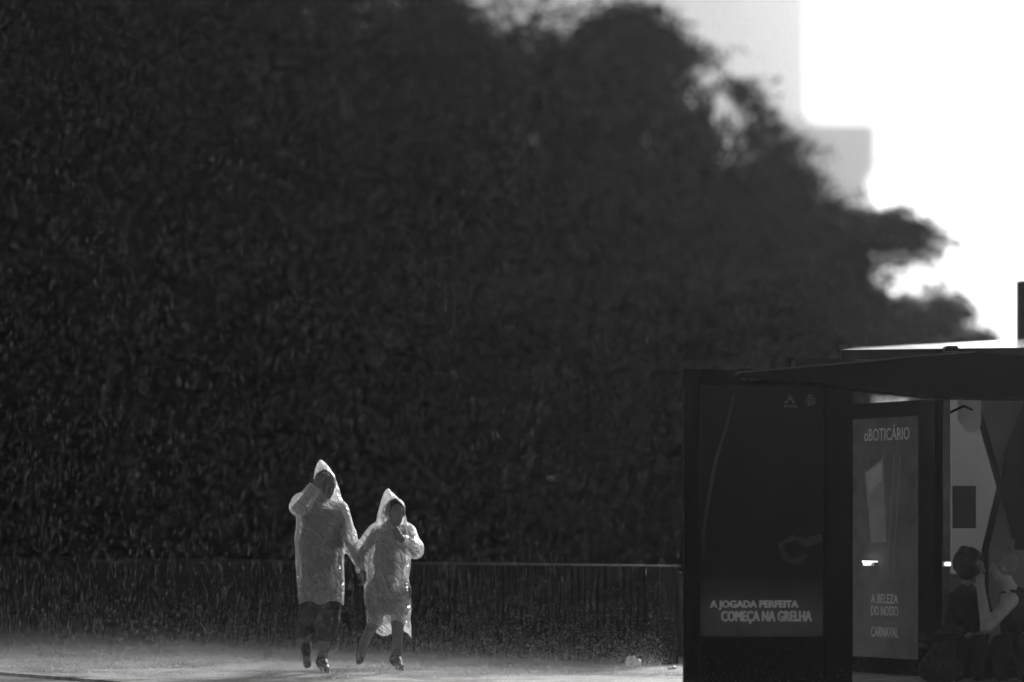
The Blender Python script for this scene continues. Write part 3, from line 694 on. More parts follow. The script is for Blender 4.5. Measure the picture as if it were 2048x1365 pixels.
# ------------------------------------------------------------------ signed distance modelling for bodies and cloth
class Field:
    def __init__(s, lo, hi, h):
        s.lo = np.array(lo, float); s.h = h
        s.n = np.ceil((np.array(hi)-s.lo)/h).astype(int)+1
        s.f = np.full(s.n, 9.0, np.float32)
        s.ax = [s.lo[i]+h*np.arange(s.n[i]) for i in range(3)]
    def region(s, lo, hi):
        sl = []
        for i in range(3):
            a = int(max(0, math.floor((lo[i]-s.lo[i])/s.h))); b = int(min(s.n[i], math.ceil((hi[i]-s.lo[i])/s.h)+1))
            if b <= a: return None
            sl.append(slice(a, b))
        X = s.ax[0][sl[0]][:,None,None]; Y = s.ax[1][sl[1]][None,:,None]; Z = s.ax[2][sl[2]][None,None,:]
        return tuple(sl), X, Y, Z
    def merge(s, sl, d, k):
        a = s.f[sl]
        if k <= 0: s.f[sl] = np.minimum(a, d); return
        hh = np.maximum(k-np.abs(a-d), 0)/k
        s.f[sl] = np.minimum(a, d) - hh*hh*k*.25
    def cap(s, a, b, ra, rb, k=.02, sub=False, sc=None):
        a = np.array(a, float); b = np.array(b, float); m = max(ra, rb)+k+3*s.h
        r = s.region(np.minimum(a,b)-m, np.maximum(a,b)+m)
        if r is None: return s
        sl, X, Y, Z = r; ba = b-a; L2 = max(1e-9, float(ba@ba))
        t = np.clip(((X-a[0])*ba[0]+(Y-a[1])*ba[1]+(Z-a[2])*ba[2])/L2, 0, 1)
        d = np.sqrt((X-a[0]-t*ba[0])**2+(Y-a[1]-t*ba[1])**2+(Z-a[2]-t*ba[2])**2)-(ra+(rb-ra)*t)
        if sub: s.f[sl] = np.maximum(s.f[sl], -d)
        else: s.merge(sl, d.astype(np.float32), k)
        return s
    def chain(s, pts, rad, k=.02):
        for i in range(len(pts)-1): s.cap(pts[i], pts[i+1], rad[i], rad[i+1], k)
        return s
    def ell(s, c, r, k=.02, sub=False, rot=None):
        c = np.array(c, float); r = np.array(r, float); m = r.max()+k+3*s.h
        q = s.region(c-m, c+m)
        if q is None: return s
        sl, X, Y, Z = q; X = X-c[0]; Y = Y-c[1]; Z = Z-c[2]
        if rot is not None:
            Rm = np.array(rot.to_3x3()).T
            X, Y, Z = (Rm[0,0]*X+Rm[0,1]*Y+Rm[0,2]*Z, Rm[1,0]*X+Rm[1,1]*Y+Rm[1,2]*Z, Rm[2,0]*X+Rm[2,1]*Y+Rm[2,2]*Z)
        k0 = np.sqrt((X/r[0])**2+(Y/r[1])**2+(Z/r[2])**2); k1_ = np.sqrt((X/r[0]**2)**2+(Y/r[1]**2)**2+(Z/r[2]**2)**2)+1e-6
        d = (k0*(k0-1)/k1_).astype(np.float32)
        if sub: s.f[sl] = np.maximum(s.f[sl], -d)
        else: s.merge(sl, d, k)
        return s
    def loft(s, secs, k=.02, fold=None):
        """secs: (z, x centre, y centre, half x, half y), from top to bottom"""
        secs = sorted(secs); zz = np.array([q[0] for q in secs]); A = np.array(secs)
        m = .06+k
        r = s.region((A[:,1]-A[:,3]).min()-m if False else np.array([(A[:,1]-A[:,3]).min()-m, (A[:,2]-A[:,4]).min()-m, zz[0]-m]), np.array([(A[:,1]+A[:,3]).max()+m, (A[:,2]+A[:,4]).max()+m, zz[-1]+m]))
        sl, X, Y, Z = r; zc = np.clip(Z, zz[0], zz[-1])
        cx_, cy_, ax_, ay_ = [np.interp(zc, zz, A[:,i]) for i in (1,2,3,4)]
        u, v = (X-cx_)/ax_, (Y-cy_)/ay_; k0 = np.sqrt(u*u+v*v)
        k1_ = np.sqrt((u/ax_)**2+(v/ay_)**2)+1e-6
        d = k0*(k0-1)/k1_
        dz = np.maximum(np.maximum(zz[0]-Z, Z-zz[-1]), 0)
        d = np.where(dz > 0, np.sqrt(np.maximum(d,0)**2+dz**2), np.maximum(d, -np.minimum(ax_, ay_)))
        s.merge(sl, d.astype(np.float32), k); return s
    def mesh(s, keep=None, smooth=1):
        f = s.f; n = np.array(f.shape)-1
        ins = f < 0
        cnt = np.zeros(tuple(n), np.int8)
        for i in (0,1):
            for j in (0,1):
                for k in (0,1): cnt += ins[i:i+n[0], j:j+n[1], k:k+n[2]]
        act = (cnt > 0) & (cnt < 8)
        I = np.argwhere(act); idm = np.full(tuple(n), -1, np.int32); idm[act] = np.arange(len(I))
        pos = np.zeros((len(I),3)); c_ = np.zeros(len(I))
        corners = [(i,j,k) for i in (0,1) for j in (0,1) for k in (0,1)]
        for a in corners:
            for ax in range(3):
                if a[ax] == 1: continue
                b = list(a); b[ax] = 1
                f0 = f[I[:,0]+a[0], I[:,1]+a[1], I[:,2]+a[2]]; f1 = f[I[:,0]+b[0], I[:,1]+b[1], I[:,2]+b[2]]
                m = (f0 < 0) != (f1 < 0)
                t = np.where(m, f0/np.where(m, f0-f1, 1), 0)
                p = I + np.array(a, float); p[:,ax] += t
                pos += p*m[:,None]; c_ += m
        pos /= c_[:,None]
        V = s.lo + pos*s.h
        quads = []
        for ax in range(3):
            o1, o2 = [(1,2),(2,0),(0,1)][ax]
            sa = [slice(None)]*3; sb_ = [slice(None)]*3; sa[ax] = slice(0,-1); sb_[ax] = slice(1,None)
            ch = ins[tuple(sa)] != ins[tuple(sb_)]
            E = np.argwhere(ch)
            E = E[(E[:,o1] > 0) & (E[:,o2] > 0) & (E[:,o1] < n[o1]) & (E[:,o2] < n[o2])]
            d1 = np.zeros(3, int); d1[o1] = 1; d2 = np.zeros(3, int); d2[o2] = 1
            g_ = lambda e_: idm[e_[:,0], e_[:,1], e_[:,2]]
            q = np.stack([g_(E), g_(E-d1), g_(E-d1-d2), g_(E-d2)], 1)
            fl_ = ~ins[E[:,0],E[:,1],E[:,2]]
            q[fl_] = q[fl_][:, ::-1]
            quads.append(q)
        Qd = np.concatenate(quads); Qd = Qd[(Qd >= 0).all(1)]
        for _ in range(smooth):
            acc = np.zeros_like(V); w_ = np.zeros(len(V))
            for i in range(4):
                j = (i+1) % 4
                np.add.at(acc, Qd[:,i], V[Qd[:,j]]); np.add.at(acc, Qd[:,j], V[Qd[:,i]]); np.add.at(w_, Qd[:,i], 1); np.add.at(w_, Qd[:,j], 1)
            V = V*.5 + .5*acc/np.maximum(w_,1)[:,None]
        if keep is not None:
            N = np.cross(V[Qd[:,2]]-V[Qd[:,0]], V[Qd[:,3]]-V[Qd[:,1]]); N /= np.linalg.norm(N,axis=1,keepdims=True)+1e-9
            Qd = Qd[keep(V[Qd].mean(1), N)]
            used = np.zeros(len(V), bool); used[Qd.ravel()] = True; mp = np.cumsum(used)-1; V = V[used]; Qd = mp[Qd]
        return V, Qd
    def build(s, name, mat, parent, keep=None, smooth=1):
        V, Qd = s.mesh(keep, smooth)
        if parent is not None: V = V - np.array(parent.location)
        return link(name, np_mesh(name, V, 4, Qd), mat, parent, True)

def hand(fl, wrist, d, palm_n, spread=.5, curl=.5, side=1, s=1.0):
    """five fingers on a palm: d points along the hand, palm_n out of the palm"""
    d = np.array(d, float); d /= np.linalg.norm(d); pn = np.array(palm_n, float); pn -= d*(pn@d); pn /= np.linalg.norm(pn)
    sd_ = np.cross(d, pn)*side; w_ = np.array(wrist, float)
    pc = w_+d*.05*s
    for q in (-.024,-.008,.008,.024):
        fl.cap(w_+sd_*q*s*.7, pc+d*.035*s+sd_*q*s, .015*s, .012*s, .012)
    for q, ln in ((-.027,.058),(-.009,.070),(.009,.075),(.027,.068)):
        p0 = pc+d*.038*s+sd_*q*s; a1 = curl*.9
        d1 = d*math.cos(a1)+pn*math.sin(a1)+sd_*q*spread*6; d1 /= np.linalg.norm(d1)
        d2 = d*math.cos(2*a1)+pn*math.sin(2*a1)+sd_*q*spread*4; d2 /= np.linalg.norm(d2)
        p1 = p0+d1*ln*.5*s; fl.chain([p0, p1, p1+d2*ln*.5*s], [.0095*s, .0085*s, .007*s], .004)
    t0 = w_+d*.02*s+sd_*.024*s; t1 = t0+(d*.6+sd_*.7+pn*.3)*.036*s; t2 = t1+(d*.85+sd_*.2+pn*.4)*.032*s
    fl.chain([t0,t1,t2], [.013*s,.011*s,.008*s], .006)

def head(fl, c, fwd, s=1.0, tilt=0.0):
    """a face: skull, jaw, brow, nose, lips, eye hollows, ears"""
    c = np.array(c, float); f_ = np.array(fwd, float); f_ /= np.linalg.norm(f_)
    u0 = np.array([0,0,1.0]); r_ = np.cross(f_, u0); r_ /= np.linalg.norm(r_); u = np.cross(r_, f_)
    at = lambda a, b, z: c+(r_*a+f_*b+u*z)*s
    rot = Matrix(np.stack([r_, f_, u], 1).tolist()).to_4x4()
    fl.ell(at(0,-.012,.025), np.array([.074,.092,.088])*s, .01, rot=rot)
    fl.ell(at(0,.018,-.045), np.array([.056,.068,.068])*s, .03, rot=rot)
    fl.ell(at(0,.062,-.09), np.array([.022,.02,.018])*s, .02, rot=rot)       # chin
    fl.cap(at(-.034,.07,.028), at(.034,.07,.028), .012*s, .012*s, .015)      # brow
    fl.cap(at(0,.082,.012), at(0,.103,-.026), .008*s, .012*s, .010)          # nose
    fl.ell(at(-.031,.090,.008), np.array([.015,.012,.010])*s, .004, sub=True, rot=rot)
    fl.ell(at(.031,.090,.008), np.array([.015,.012,.010])*s, .004, sub=True, rot=rot)
    fl.ell(at(-.031,.072,.008), np.array([.013,.012,.010])*s, .003, rot=rot)
    fl.ell(at(.031,.072,.008), np.array([.013,.012,.010])*s, .003, rot=rot)
    fl.cap(at(-.018,.076,-.056), at(.018,.076,-.056), .007*s, .007*s, .008)  # lips
    for sg in (-1,1):
        fl.ell(at(sg*.076,-.012,-.005), np.array([.012,.02,.032])*s, .006, rot=rot)
    return at

def sines(X, Y, Z, seed, fr=1.0):
    r_ = np.random.default_rng(seed); o = 0
    for i in range(7):
        k_ = r_.normal(0, 1, 3)*np.array([34,24,16])*fr*(1+.22*i); o = o+np.sin(k_[0]*X+k_[1]*Y+k_[2]*Z+r_.uniform(0,6))/(1+.25*i)
    return o

def wrinkle(fl, amp, seed, fr=1.0, zgrow=None):
    X, Y, Z = fl.ax[0][:,None,None], fl.ax[1][None,:,None], fl.ax[2][None,None,:]
    near = np.abs(fl.f) < .05
    ii = np.argwhere(near); x_, y_, z_ = fl.ax[0][ii[:,0]], fl.ax[1][ii[:,1]], fl.ax[2][ii[:,2]]
    wv = sines(x_+.5*z_, y_, z_-.5*x_, seed, fr)
    rd = 1-np.abs(np.sin(wv*1.1))
    g_ = amp if zgrow is None else amp*zgrow(z_)
    fl.f[near] += (-(np.clip(rd-.55,0,1))*g_*.9 + .5*g_*np.sin(wv*.6)).astype(np.float32)

def shoe(name, parent, heel, toe, s=1.0, up=(0,0,1)):
    """a low shoe from heel to toe, its sole a sub-part"""
    heel, toe = np.array(heel, float), np.array(toe, float); u = np.array(up, float)
    d = toe-heel; d /= np.linalg.norm(d); u = u-d*(u@d); u /= np.linalg.norm(u)
    fl = Field(np.minimum(heel,toe)-.13, np.maximum(heel,toe)+.16, .006)
    fl.chain([heel+u*.035*s, heel+(toe-heel)*.45+u*.03*s, toe-d*.03*s+u*.02*s], [.036*s,.036*s,.032*s], .03)
    fl.cap(heel+d*.02*s+u*.03*s, heel+d*.035*s+u*.085*s, .038*s, .034*s, .03)
    fl.chain([heel+d*.06*s+u*.065*s, heel+(toe-heel)*.6+u*.045*s], [.03*s,.026*s], .03)
    o = fl.build(name, M['shoe'], parent)
    f2_ = Field(np.minimum(heel,toe)-.1, np.maximum(heel,toe)+.1, .006)
    f2_.chain([heel-u*.0*s, heel+(toe-heel)*.5, toe-d*.025*s], [.032*s,.028*s,.033*s], .01)
    X, Y, Z = f2_.ax[0][:,None,None], f2_.ax[1][None,:,None], f2_.ax[2][None,None,:]
    hgt = (X-heel[0])*u[0]+(Y-heel[1])*u[1]+(Z-heel[2])*u[2]
    f2_.f = np.maximum(f2_.f, np.abs(hgt-.002)-.011).astype(np.float32)
    so_ = f2_.build('sole', M['sole'], parent, smooth=0); so_.parent = o; so_.location = (0,0,0)
    return o

# ------------------------------------------------------------------ the adult in the raincoat
DP = 25.0
def J(px_, py_, dy=0.0):
    p_ = P(px_, py_, DP); p_[1] += dy; return p_
K = DP/F
def walker_root(label, px_, py_=1345):
    p_ = J(px_, py_); return thing('person', label, 'person', (p_[0], p_[1], 0), 0, 'walkers in clear raincoats')

ad = walker_root('tall adult in a clear hooded raincoat and dark trousers holding the hood', 638)
fb = Field(J(560,900,-.55)+[0,0,-1.8], J(770,900,.55)+[0,0,.05], .0065)
hd = J(654,970,-.06)
at_ = head(fb, hd, (.45,-1,-.35), 1.0)
fb.cap(J(648,985,.02), J(646,1022,.04), .055, .06, .03)
fb.chain([J(646,1030,.04), J(644,1085,.03), J(643,1130,.03), J(643,1165,.03)], [.125,.13,.115,.125], .05)
fb.chain([J(618,1022,.03), J(676,1020,.03)], [.06,.06], .05)
fb.chain([J(614,1022,.02), J(601,1017,-.22), J(634,972,-.2)], [.05,.043,.03], .02)
hand(fb, J(634,972,-.2), J(650,950,-.17)-J(634,972,-.2), (.6,.9,0), .5, .35, 1, .95)
fb.chain([J(677,1020,.03), J(694,1074,.0), J(721,1128,-.02)], [.05,.042,.03], .02)
HJ = J(728,1152,-.02)
hand(fb, J(721,1128,-.02), J(729,1160,-.01)-J(721,1128,-.02), (.8,.0,-.2), .2, .75, 1, .95)
fb.chain([J(629,1165,.04), J(618,1236,.06), J(606,1290,.30)], [.088,.06,.042], .03)
fb.cap(J(606,1290,.30), J(611,1325,.20), .04, .03, .02)
fb.chain([J(657,1165,.02), J(656,1238,-.08), J(645,1318,.0)], [.088,.06,.04], .03)
fb.cap(J(645,1320,.0), J(654,1337,-.12), .038, .03, .02)
fb.build('body', M['skin'], ad)
fh = Field(hd-.2, hd+.2, .008); fh.ell(hd+np.array([-.012,.02,.035]), (.083,.095,.092), .01)
fh.ell(at_(0,.075,-.03), (.062,.05,.085), 0, sub=True); fh.build('hair', M['hair'], ad)
ft = Field(J(570,1140,-.4)+[0,0,-.85], J(710,1140,.5)+[0,0,.1], .008)
ft.chain([J(643,1150,.03), J(643,1172,.03)], [.135,.135], .04)
ft.chain([J(627,1168,.03), J(619,1238,.05), J(610,1264,.17)], [.112,.092,.088], .03)
ft.chain([J(660,1168,.01), J(656,1240,-.06), J(652,1266,-.03)], [.112,.092,.085], .03)
wrinkle(ft, .006, 5, .7)
ft.build('trousers', M['cloth_mid'], ad, lambda C_, N: ~((N[:,2] < -.75) & (C_[:,2] < .5)))
shoe('shoe', ad, J(602,1279,.36), J(612,1337,.20), 1.0, (.25,-1,.3))
shoe('shoe', ad, J(640,1332,.05), J(655,1344.5,-.16), 1.0)
fs = Field(J(570,980,-.35)+[0,0,-.85], J(720,980,.4)+[0,0,.1], .008)
fs.chain([J(645,1040,.05), J(642,1090,.04), J(643,1165,.04)], [.155,.165,.16], .05); fs.chain([J(622,1030,.04), J(674,1028,.04)], [.075,.075], .05)
fs.chain([J(677,1022,.03), J(690,1062,.01)], [.062,.055], .03)
wrinkle(fs, .01, 19, .8); fs.build('shirt', M['cloth_dark'], ad)
# the coat: torso and hood as lofts, sleeves as tapering tubes, then creases
def X_(px_): return (px_-1024)*K
def Zp(py_): return CH-(py_-HZ)*K
def coat_sec(rows, y0):
    out = []
    for py_, xl_, xr_, yc, hy in rows: out.append((Zp(py_), X_((xl_+xr_)/2), DP+y0+yc, (xr_-xl_)/2*K, hy))
    return out
fc = Field(J(560,900,-.5)+[0,0,-1.5], J(770,900,.5)+[0,0,.06], .0065)
fc.loft(coat_sec([(1012,606,686,.03,.15),(1035,594,690,.02,.18),(1080,589,688,.02,.20),(1130,592,687,.02,.21),(1170,596,688,.02,.22),(1225,598,686,.02,.235)], 0), .03)
fc.loft(coat_sec([(919,639,642,.03,.01),(926,634,650,.03,.04),(940,629,662,.01,.085),(958,627,671,-.01,.12),(978,626,678,-.01,.14),(996,624,683,.0,.145),(1012,616,684,.02,.14)], 0), .03)
fc.chain([J(612,1022,.02), J(602,1014,-.22), J(630,980,-.2)], [.085,.07,.058], .04)
fc.ell(J(600,1002,-.18), (.05,.07,.055), .03)
fc.chain([J(676,1022,.03), J(695,1076,.0), J(717,1122,-.02)], [.085,.075,.05], .04)
wrinkle(fc, .012, 21, .6, lambda z_: .5+.9*np.clip((1.25-z_)/.6, 0, 1))
fo = J(657,972,0)
def keep_adult(C_, N):
    hem = Zp(1206)+.010*np.sin(C_[:,0]*38)+.012*np.sin(C_[:,1]*21+1)
    k_ = C_[:,2] > hem
    face = (((C_[:,0]-fo[0]-.01)/.055)**2+((C_[:,2]-fo[2]+.01)/.098)**2 < 1) & (C_[:,1] < DP-.03)
    cuff1 = np.linalg.norm(C_-J(723,1131,-.02), axis=1) < .055
    cuff2 = np.linalg.norm(C_-J(640,966,-.2), axis=1) < .062
    return k_ & ~face & ~cuff1 & ~cuff2
fc.build('raincoat', M['film'], ad, keep_adult)

# ------------------------------------------------------------------ the girl
gi = walker_root('shorter girl in a long clear raincoat with one foot kicked back', 785, 1340)
fb = Field(J(690,960,-.55)+[0,0,-1.6], J(870,960,.55)+[0,0,.05], .0065)
hd = J(791,1027,-.05)
at_ = head(fb, hd, (.25,-1,-.15), .96)
fb.cap(J(784,1045,.03), J(783,1068,.04), .045, .05, .03)
fb.chain([J(782,1075,.04), J(779,1115,.03), J(777,1150,.03), J(776,1180,.03)], [.105,.105,.098,.11], .05)
fb.chain([J(757,1064,.03), J(808,1064,.03)], [.05,.05], .05)
fb.chain([J(754,1064,.02), J(728,1102,.0), J(726,1146,-.04)], [.042,.035,.026], .02)
hand(fb, J(726,1144,-.05), J(731,1172,-.05)-J(726,1144,-.05), (-.7,.5,.1), .2, .8, -1, .85)
fb.chain([J(812,1064,.02), J(830,1102,-.06), J(806,1080,-.24)], [.042,.036,.026], .02)
hand(fb, J(806,1080,-.24), J(796,1066,-.26)-J(806,1080,-.24), (0,.9,.2), .4, .6, 1, .85)
fb.chain([J(759,1182,.03), J(752,1240,-.08), J(727,1284,.17)], [.078,.052,.036], .03)
fb.cap(J(727,1284,.17), J(720,1312,.2), .034, .028, .02)
fb.chain([J(797,1182,.03), J(796,1242,-.04), J(794,1316,.0)], [.078,.052,.036], .03)
fb.cap(J(794,1318,.0), J(799,1332,-.12), .034, .026, .02)
fb.build('body', M['skin'], gi)
fh = Field(hd-.2, hd+.2, .008); fh.ell(hd+np.array([0,.02,.03]), (.082,.095,.092), .01); fh.ell(at_(0,.085,-.025), (.058,.05,.085), 0, sub=True); fh.build('hair', M['hair'], gi)
fs = Field(J(720,1050,-.35)+[0,0,-.75], J(840,1050,.4)+[0,0,.12], .008)
fs.chain([J(776,1160,.03), J(776,1185,.03)], [.118,.12], .04)
fs.chain([J(758,1182,.03), J(755,1214,-.03)], [.1,.094], .03); fs.chain([J(797,1182,.03), J(796,1216,-.01)], [.1,.09], .03)
wrinkle(fs, .01, 6, .8); fs.build('shorts', M['cloth_mid'], gi)
fs = Field(J(720,1040,-.35)+[0,0,-.55], J(840,1040,.4)+[0,0,.12], .008)
fs.chain([J(782,1078,.04), J(779,1118,.03), J(777,1152,.03)], [.118,.118,.112], .05); fs.chain([J(757,1066,.03), J(808,1066,.03)], [.062,.062], .05)
wrinkle(fs, .01, 9, .8); fs.build('shirt', M['cloth_mid'], gi)
shoe('shoe', gi, J(713,1279,.26), J(714,1331,.24), .88, (1,-.5,.1))
shoe('shoe', gi, J(787,1326,.06), J(803,1339,-.15), .95)
fc = Field(J(690,960,-.5)+[0,0,-1.4], J(870,960,.5)+[0,0,.06], .0065)
fc.loft(coat_sec([(1054,752,812,.03,.13),(1075,740,822,.02,.16),(1110,731,822,.02,.18),(1150,728,818,.02,.19),(1190,729,820,.02,.21),(1230,734,822,.02,.23),(1280,736,820,.02,.245)], 0), .03)
fc.loft(coat_sec([(978,774,777,.03,.01),(985,768,784,.03,.04),(1000,762,800,.01,.085),(1018,757,809,-.01,.115),(1036,754,813,-.01,.13),(1056,752,812,.02,.13)], 0), .03)
fc.chain([J(752,1066,.02), J(723,1100,.0), J(722,1140,-.04)], [.075,.062,.045], .04)
fc.chain([J(814,1066,.02), J(829,1098,-.06), J(808,1082,-.22)], [.075,.072,.05], .04)
wrinkle(fc, .012, 33, .6, lambda z_: .5+.9*np.clip((1.05-z_)/.6, 0, 1))
fo2 = J(795,1029,0)
def keep_girl(C_, N):
    hem = Zp(1262)+.022*np.sin(C_[:,0]*26+.5)+.02*np.sin(C_[:,1]*16+1) - .035 + .085*np.clip((DP+.05-C_[:,1])/.08,0,1)
    k_ = C_[:,2] > hem
    face = (((C_[:,0]-fo2[0])/.062)**2+((C_[:,2]-fo2[2])/.108)**2 < 1) & (C_[:,1] < DP-.02)
    c1 = np.linalg.norm(C_-J(724,1152,-.05), axis=1) < .055
    c2 = np.linalg.norm(C_-J(800,1073,-.25), axis=1) < .06
    return k_ & ~face & ~c1 & ~c2
fc.build('raincoat', M['film'], gi, keep_girl)

# ------------------------------------------------------------------ the seated pair, their bag and the bench
DS = 23.75; KS = DS/F
def G(px_, py_, dy=0.0):
    p_ = P(px_, py_, DS); p_[1] += dy; return p_
be = thing('bench', 'low dark bench under the seated pair in the shelter', 'bench', tuple(G(2010,0))[:2]+(0,))
b = MB()
for i in range(3): b.box(-.62, .95, -.12+i*.15, .015+i*.15, .235, .27, .006)
b.build('seat', M['steel'], be)
b = MB(); b.box(-.60, .93, .285, .30, .0, .234, .003); b.build('back_panel', M['frame_black'], be)
for x_ in (-.5, .8):
    b = MB(); b.box(x_-.03, x_+.03, -.08, .26, 0, .232, .004); b.build('leg', M['steel'], be)

s1 = thing('person', 'seated person with dark curly hair in black clothes leaning to the right', 'person', tuple(G(1950,0))[:2]+(0,))
fl = Field(G(1860,1060,-.65)+[0,0,-1.1], G(2030,1060,.4)+[0,0,.06], .007)
hd = G(1946,1134,.0); at_ = head(fl, hd, (1,-.45,-.1), .92)
fl.cap(G(1938,1160,.02), G(1938,1185,.03), .05, .055, .03)
fl.chain([G(1938,1205,.03), G(1935,1240,.05), G(1932,1275,.08)], [.115,.12,.13], .05)
fl.chain([G(1912,1198,.03), G(1962,1200,.05)], [.05,.05], .05)
fl.chain([G(1912,1200,.02), G(1902,1250,-.05), G(1932,1272,-.25)], [.045,.038,.028], .02)
hand(fl, G(1932,1272,-.25), (.9,-.3,-.2), (0,.2,-1), .4, .5, 1, .9)
fl.chain([G(1964,1202,.05), G(1975,1245,-.02), G(1955,1268,-.2)], [.045,.038,.028], .02)
hand(fl, G(1955,1268,-.2), (-.6,-.6,-.3), (0,.2,-1), .4, .5, -1, .9)
for a_, b_ in ((1918,1900),(1950,1942)):
    fl.chain([G(a_,1282,.06), G(b_,1286,-.36), G(b_,1350,-.40)], [.08,.058,.038], .03)
    fl.cap(G(b_,1362,-.40), G(b_-3,1362,-.54), .035, .028, .02)
fl.build('body', M['skin'], s1)
fh = Field(hd-.25, hd+.25, .008); rs = np.random.default_rng(4)
for i in range(46):
    d = rs.normal(size=3); d /= np.linalg.norm(d)
    if d[0] > .5 and d[2] < .45: continue
    fh.ell(hd+np.array([-.030,.005,.022])+d*np.array([.080,.092,.094])*rs.uniform(.85,1.15), (.048,.048,.048), .012)
fh.build('hair', M['hair'], s1)
fs = Field(G(1860,1060,-.65)+[0,0,-1.1], G(2030,1060,.4)+[0,0,.0], .008)
fs.chain([G(1938,1198,.03), G(1935,1240,.05), G(1932,1278,.08)], [.125,.135,.142], .05); fs.chain([G(1912,1200,.03), G(1962,1202,.05)], [.062,.062], .05)
fs.chain([G(1912,1202,.02), G(1902,1250,-.05), G(1926,1268,-.2)], [.062,.055,.045], .03); fs.chain([G(1964,1204,.05), G(1975,1245,-.02), G(1960,1264,-.16)], [.062,.055,.045], .03)
wrinkle(fs, .012, 3); fs.build('jacket', M['cloth_dark'], s1)
fs = Field(G(1860,1250,-.6)+[0,0,-.45], G(2030,1250,.35)+[0,0,.0], .008)
for a_, b_ in ((1918,1900),(1950,1942)): fs.chain([G(a_,1284,.06), G(b_,1288,-.36), G(b_,1345,-.40)], [.095,.074,.056], .03)
wrinkle(fs, .01, 4); fs.build('trousers', M['cloth_dark'], s1)

s2 = thing('person', 'seated person with pale tied up hair and bare raised arm holding the other', 'person', tuple(G(2020,0))[:2]+(0,))
fl = Field(G(1920,1060,-.7)+[0,0,-1.1], G(2130,1060,.4)+[0,0,.06], .007)
hd = G(2003,1134,-.06); at_ = head(fl, hd, (-1,.15,-.1), .96)
fl.cap(G(2010,1160,-.04), G(2022,1184,-.02), .048, .055, .03)
fl.chain([G(2030,1205,-.02), G(2038,1240,.02), G(2042,1275,.05)], [.11,.115,.13], .05)
fl.chain([G(2008,1200,-.08), G(2056,1200,.06)], [.05,.05], .05)
fl.chain([G(2018,1200,-.12), G(1963,1254,-.26), G(1957,1176,-.12)], [.056,.047,.033], .018)
hand(fl, G(1956,1178,-.13), G(1957,1150,-.08)-G(1956,1178,-.13), (.2,1,0), .4, .3, 1, .95)
fl.chain([G(2058,1202,.06), G(2072,1248,-.04), G(2040,1272,-.24)], [.045,.038,.028], .02)
hand(fl, G(2040,1272,-.24), (-.8,-.3,-.3), (0,.2,-1), .4, .5, -1, .9)
for a_, b_ in ((2026,1985),(2058,2030)):
    fl.chain([G(a_,1284,.04), G(b_,1288,-.40), G(b_,1350,-.42)], [.08,.058,.038], .03)
    fl.cap(G(b_,1362,-.42), G(b_-4,1362,-.56), .035, .028, .02)
fl.build('body', M['skin_light'], s2)
fh = Field(hd-.25, hd+.25, .007); fh.ell(hd+np.array([.02,0,.025]), (.098,.09,.104), .01)
fh.ell(at_(0,.10,-.05), (.09,.09,.09), 0, sub=True)
wrinkle(fh, .011, 12, 1.3); ho = fh.build('hair', M['cap'], s2)
q = MB(); q.tube([hd-np.array(s2.location)+np.array(a_) for a_ in [(.05,0,.12),(.045,-.02,.16),(.0,-.03,.185),(-.05,-.02,.175),(-.055,.0,.15)]], [.014,.016,.014,.012,.008], 8)
q.tube([hd-np.array(s2.location)+np.array(a_) for a_ in [(.05,0,.12),(.075,0,.18),(.085,.01,.215)]], [.014,.018,.008], 8); q.build('reflection_ribbon', M['print_mid'], s2, True)  # pale ribbon shape standing for a white reflection above the head
fs = Field(G(1940,1060,-.6)+[0,0,-1.1], G(2130,1060,.4)+[0,0,.0], .008)
fs.chain([G(2030,1205,-.02), G(2038,1240,.02), G(2042,1278,.05)], [.122,.13,.145], .05); fs.chain([G(2014,1200,-.06), G(2056,1200,.06)], [.06,.06], .05)
wrinkle(fs, .012, 8); fs.build('vest', M['cloth_top'], s2)
fs = Field(G(1940,1250,-.65)+[0,0,-.45], G(2130,1250,.35)+[0,0,.0], .008)
for a_, b_ in ((2026,1985),(2058,2030)): fs.chain([G(a_,1284,.04), G(b_,1288,-.40), G(b_,1345,-.42)], [.095,.074,.056], .03)
wrinkle(fs, .01, 14); fs.build('trousers', M['cloth_dark'], s2)

bg_ = thing('backpack', 'black backpack standing on the ground left of the seated pair', 'backpack', tuple(G(1866,0,-.45))[:2]+(0,), .25)
def local_field(name, prims, mat, parent, lo, hi, wr=None, h=.007):
    fl_ = Field(lo, hi, h)
    for t_, *a_ in prims: getattr(fl_, t_)(*a_)
    if wr: wrinkle(fl_, wr[0], wr[1], .7)
    V, Qd = fl_.mesh(); return link(name, np_mesh(name, V, 4, Qd), mat, parent, True)
local_field('bag_body', [('cap',(-.03,0,.11),(.07,.02,.33),.115,.075,.05),('ell',(0,0,.10),(.17,.11,.11),.05)], M['bag'], bg_, (-.3,-.25,-.05), (.3,.25,.5), (.012,4))
local_field('pocket', [('ell',(-.01,-.105,.12),(.10,.04,.09),.02)], M['bag'], bg_, (-.2,-.2,-.02), (.2,.05,.3), (.008,6))
local_field('flap', [('ell',(.06,.0,.37),(.10,.09,.05),.02)], M['bag'], bg_, (-.25,-.25,.2), (.25,.25,.45), (.008,9))
q = MB(); q.prism([(-.19,-.03,.33),(-.11,-.03,.26),(-.06,-.03,.31),(-.14,-.03,.385)], (0,.04,0)); q.tube([(-.09,-.01,.30),(-.04,-.01,.33),(.03,0,.36)], .02, 8); q.build('strap', M['bag'], bg_, True)

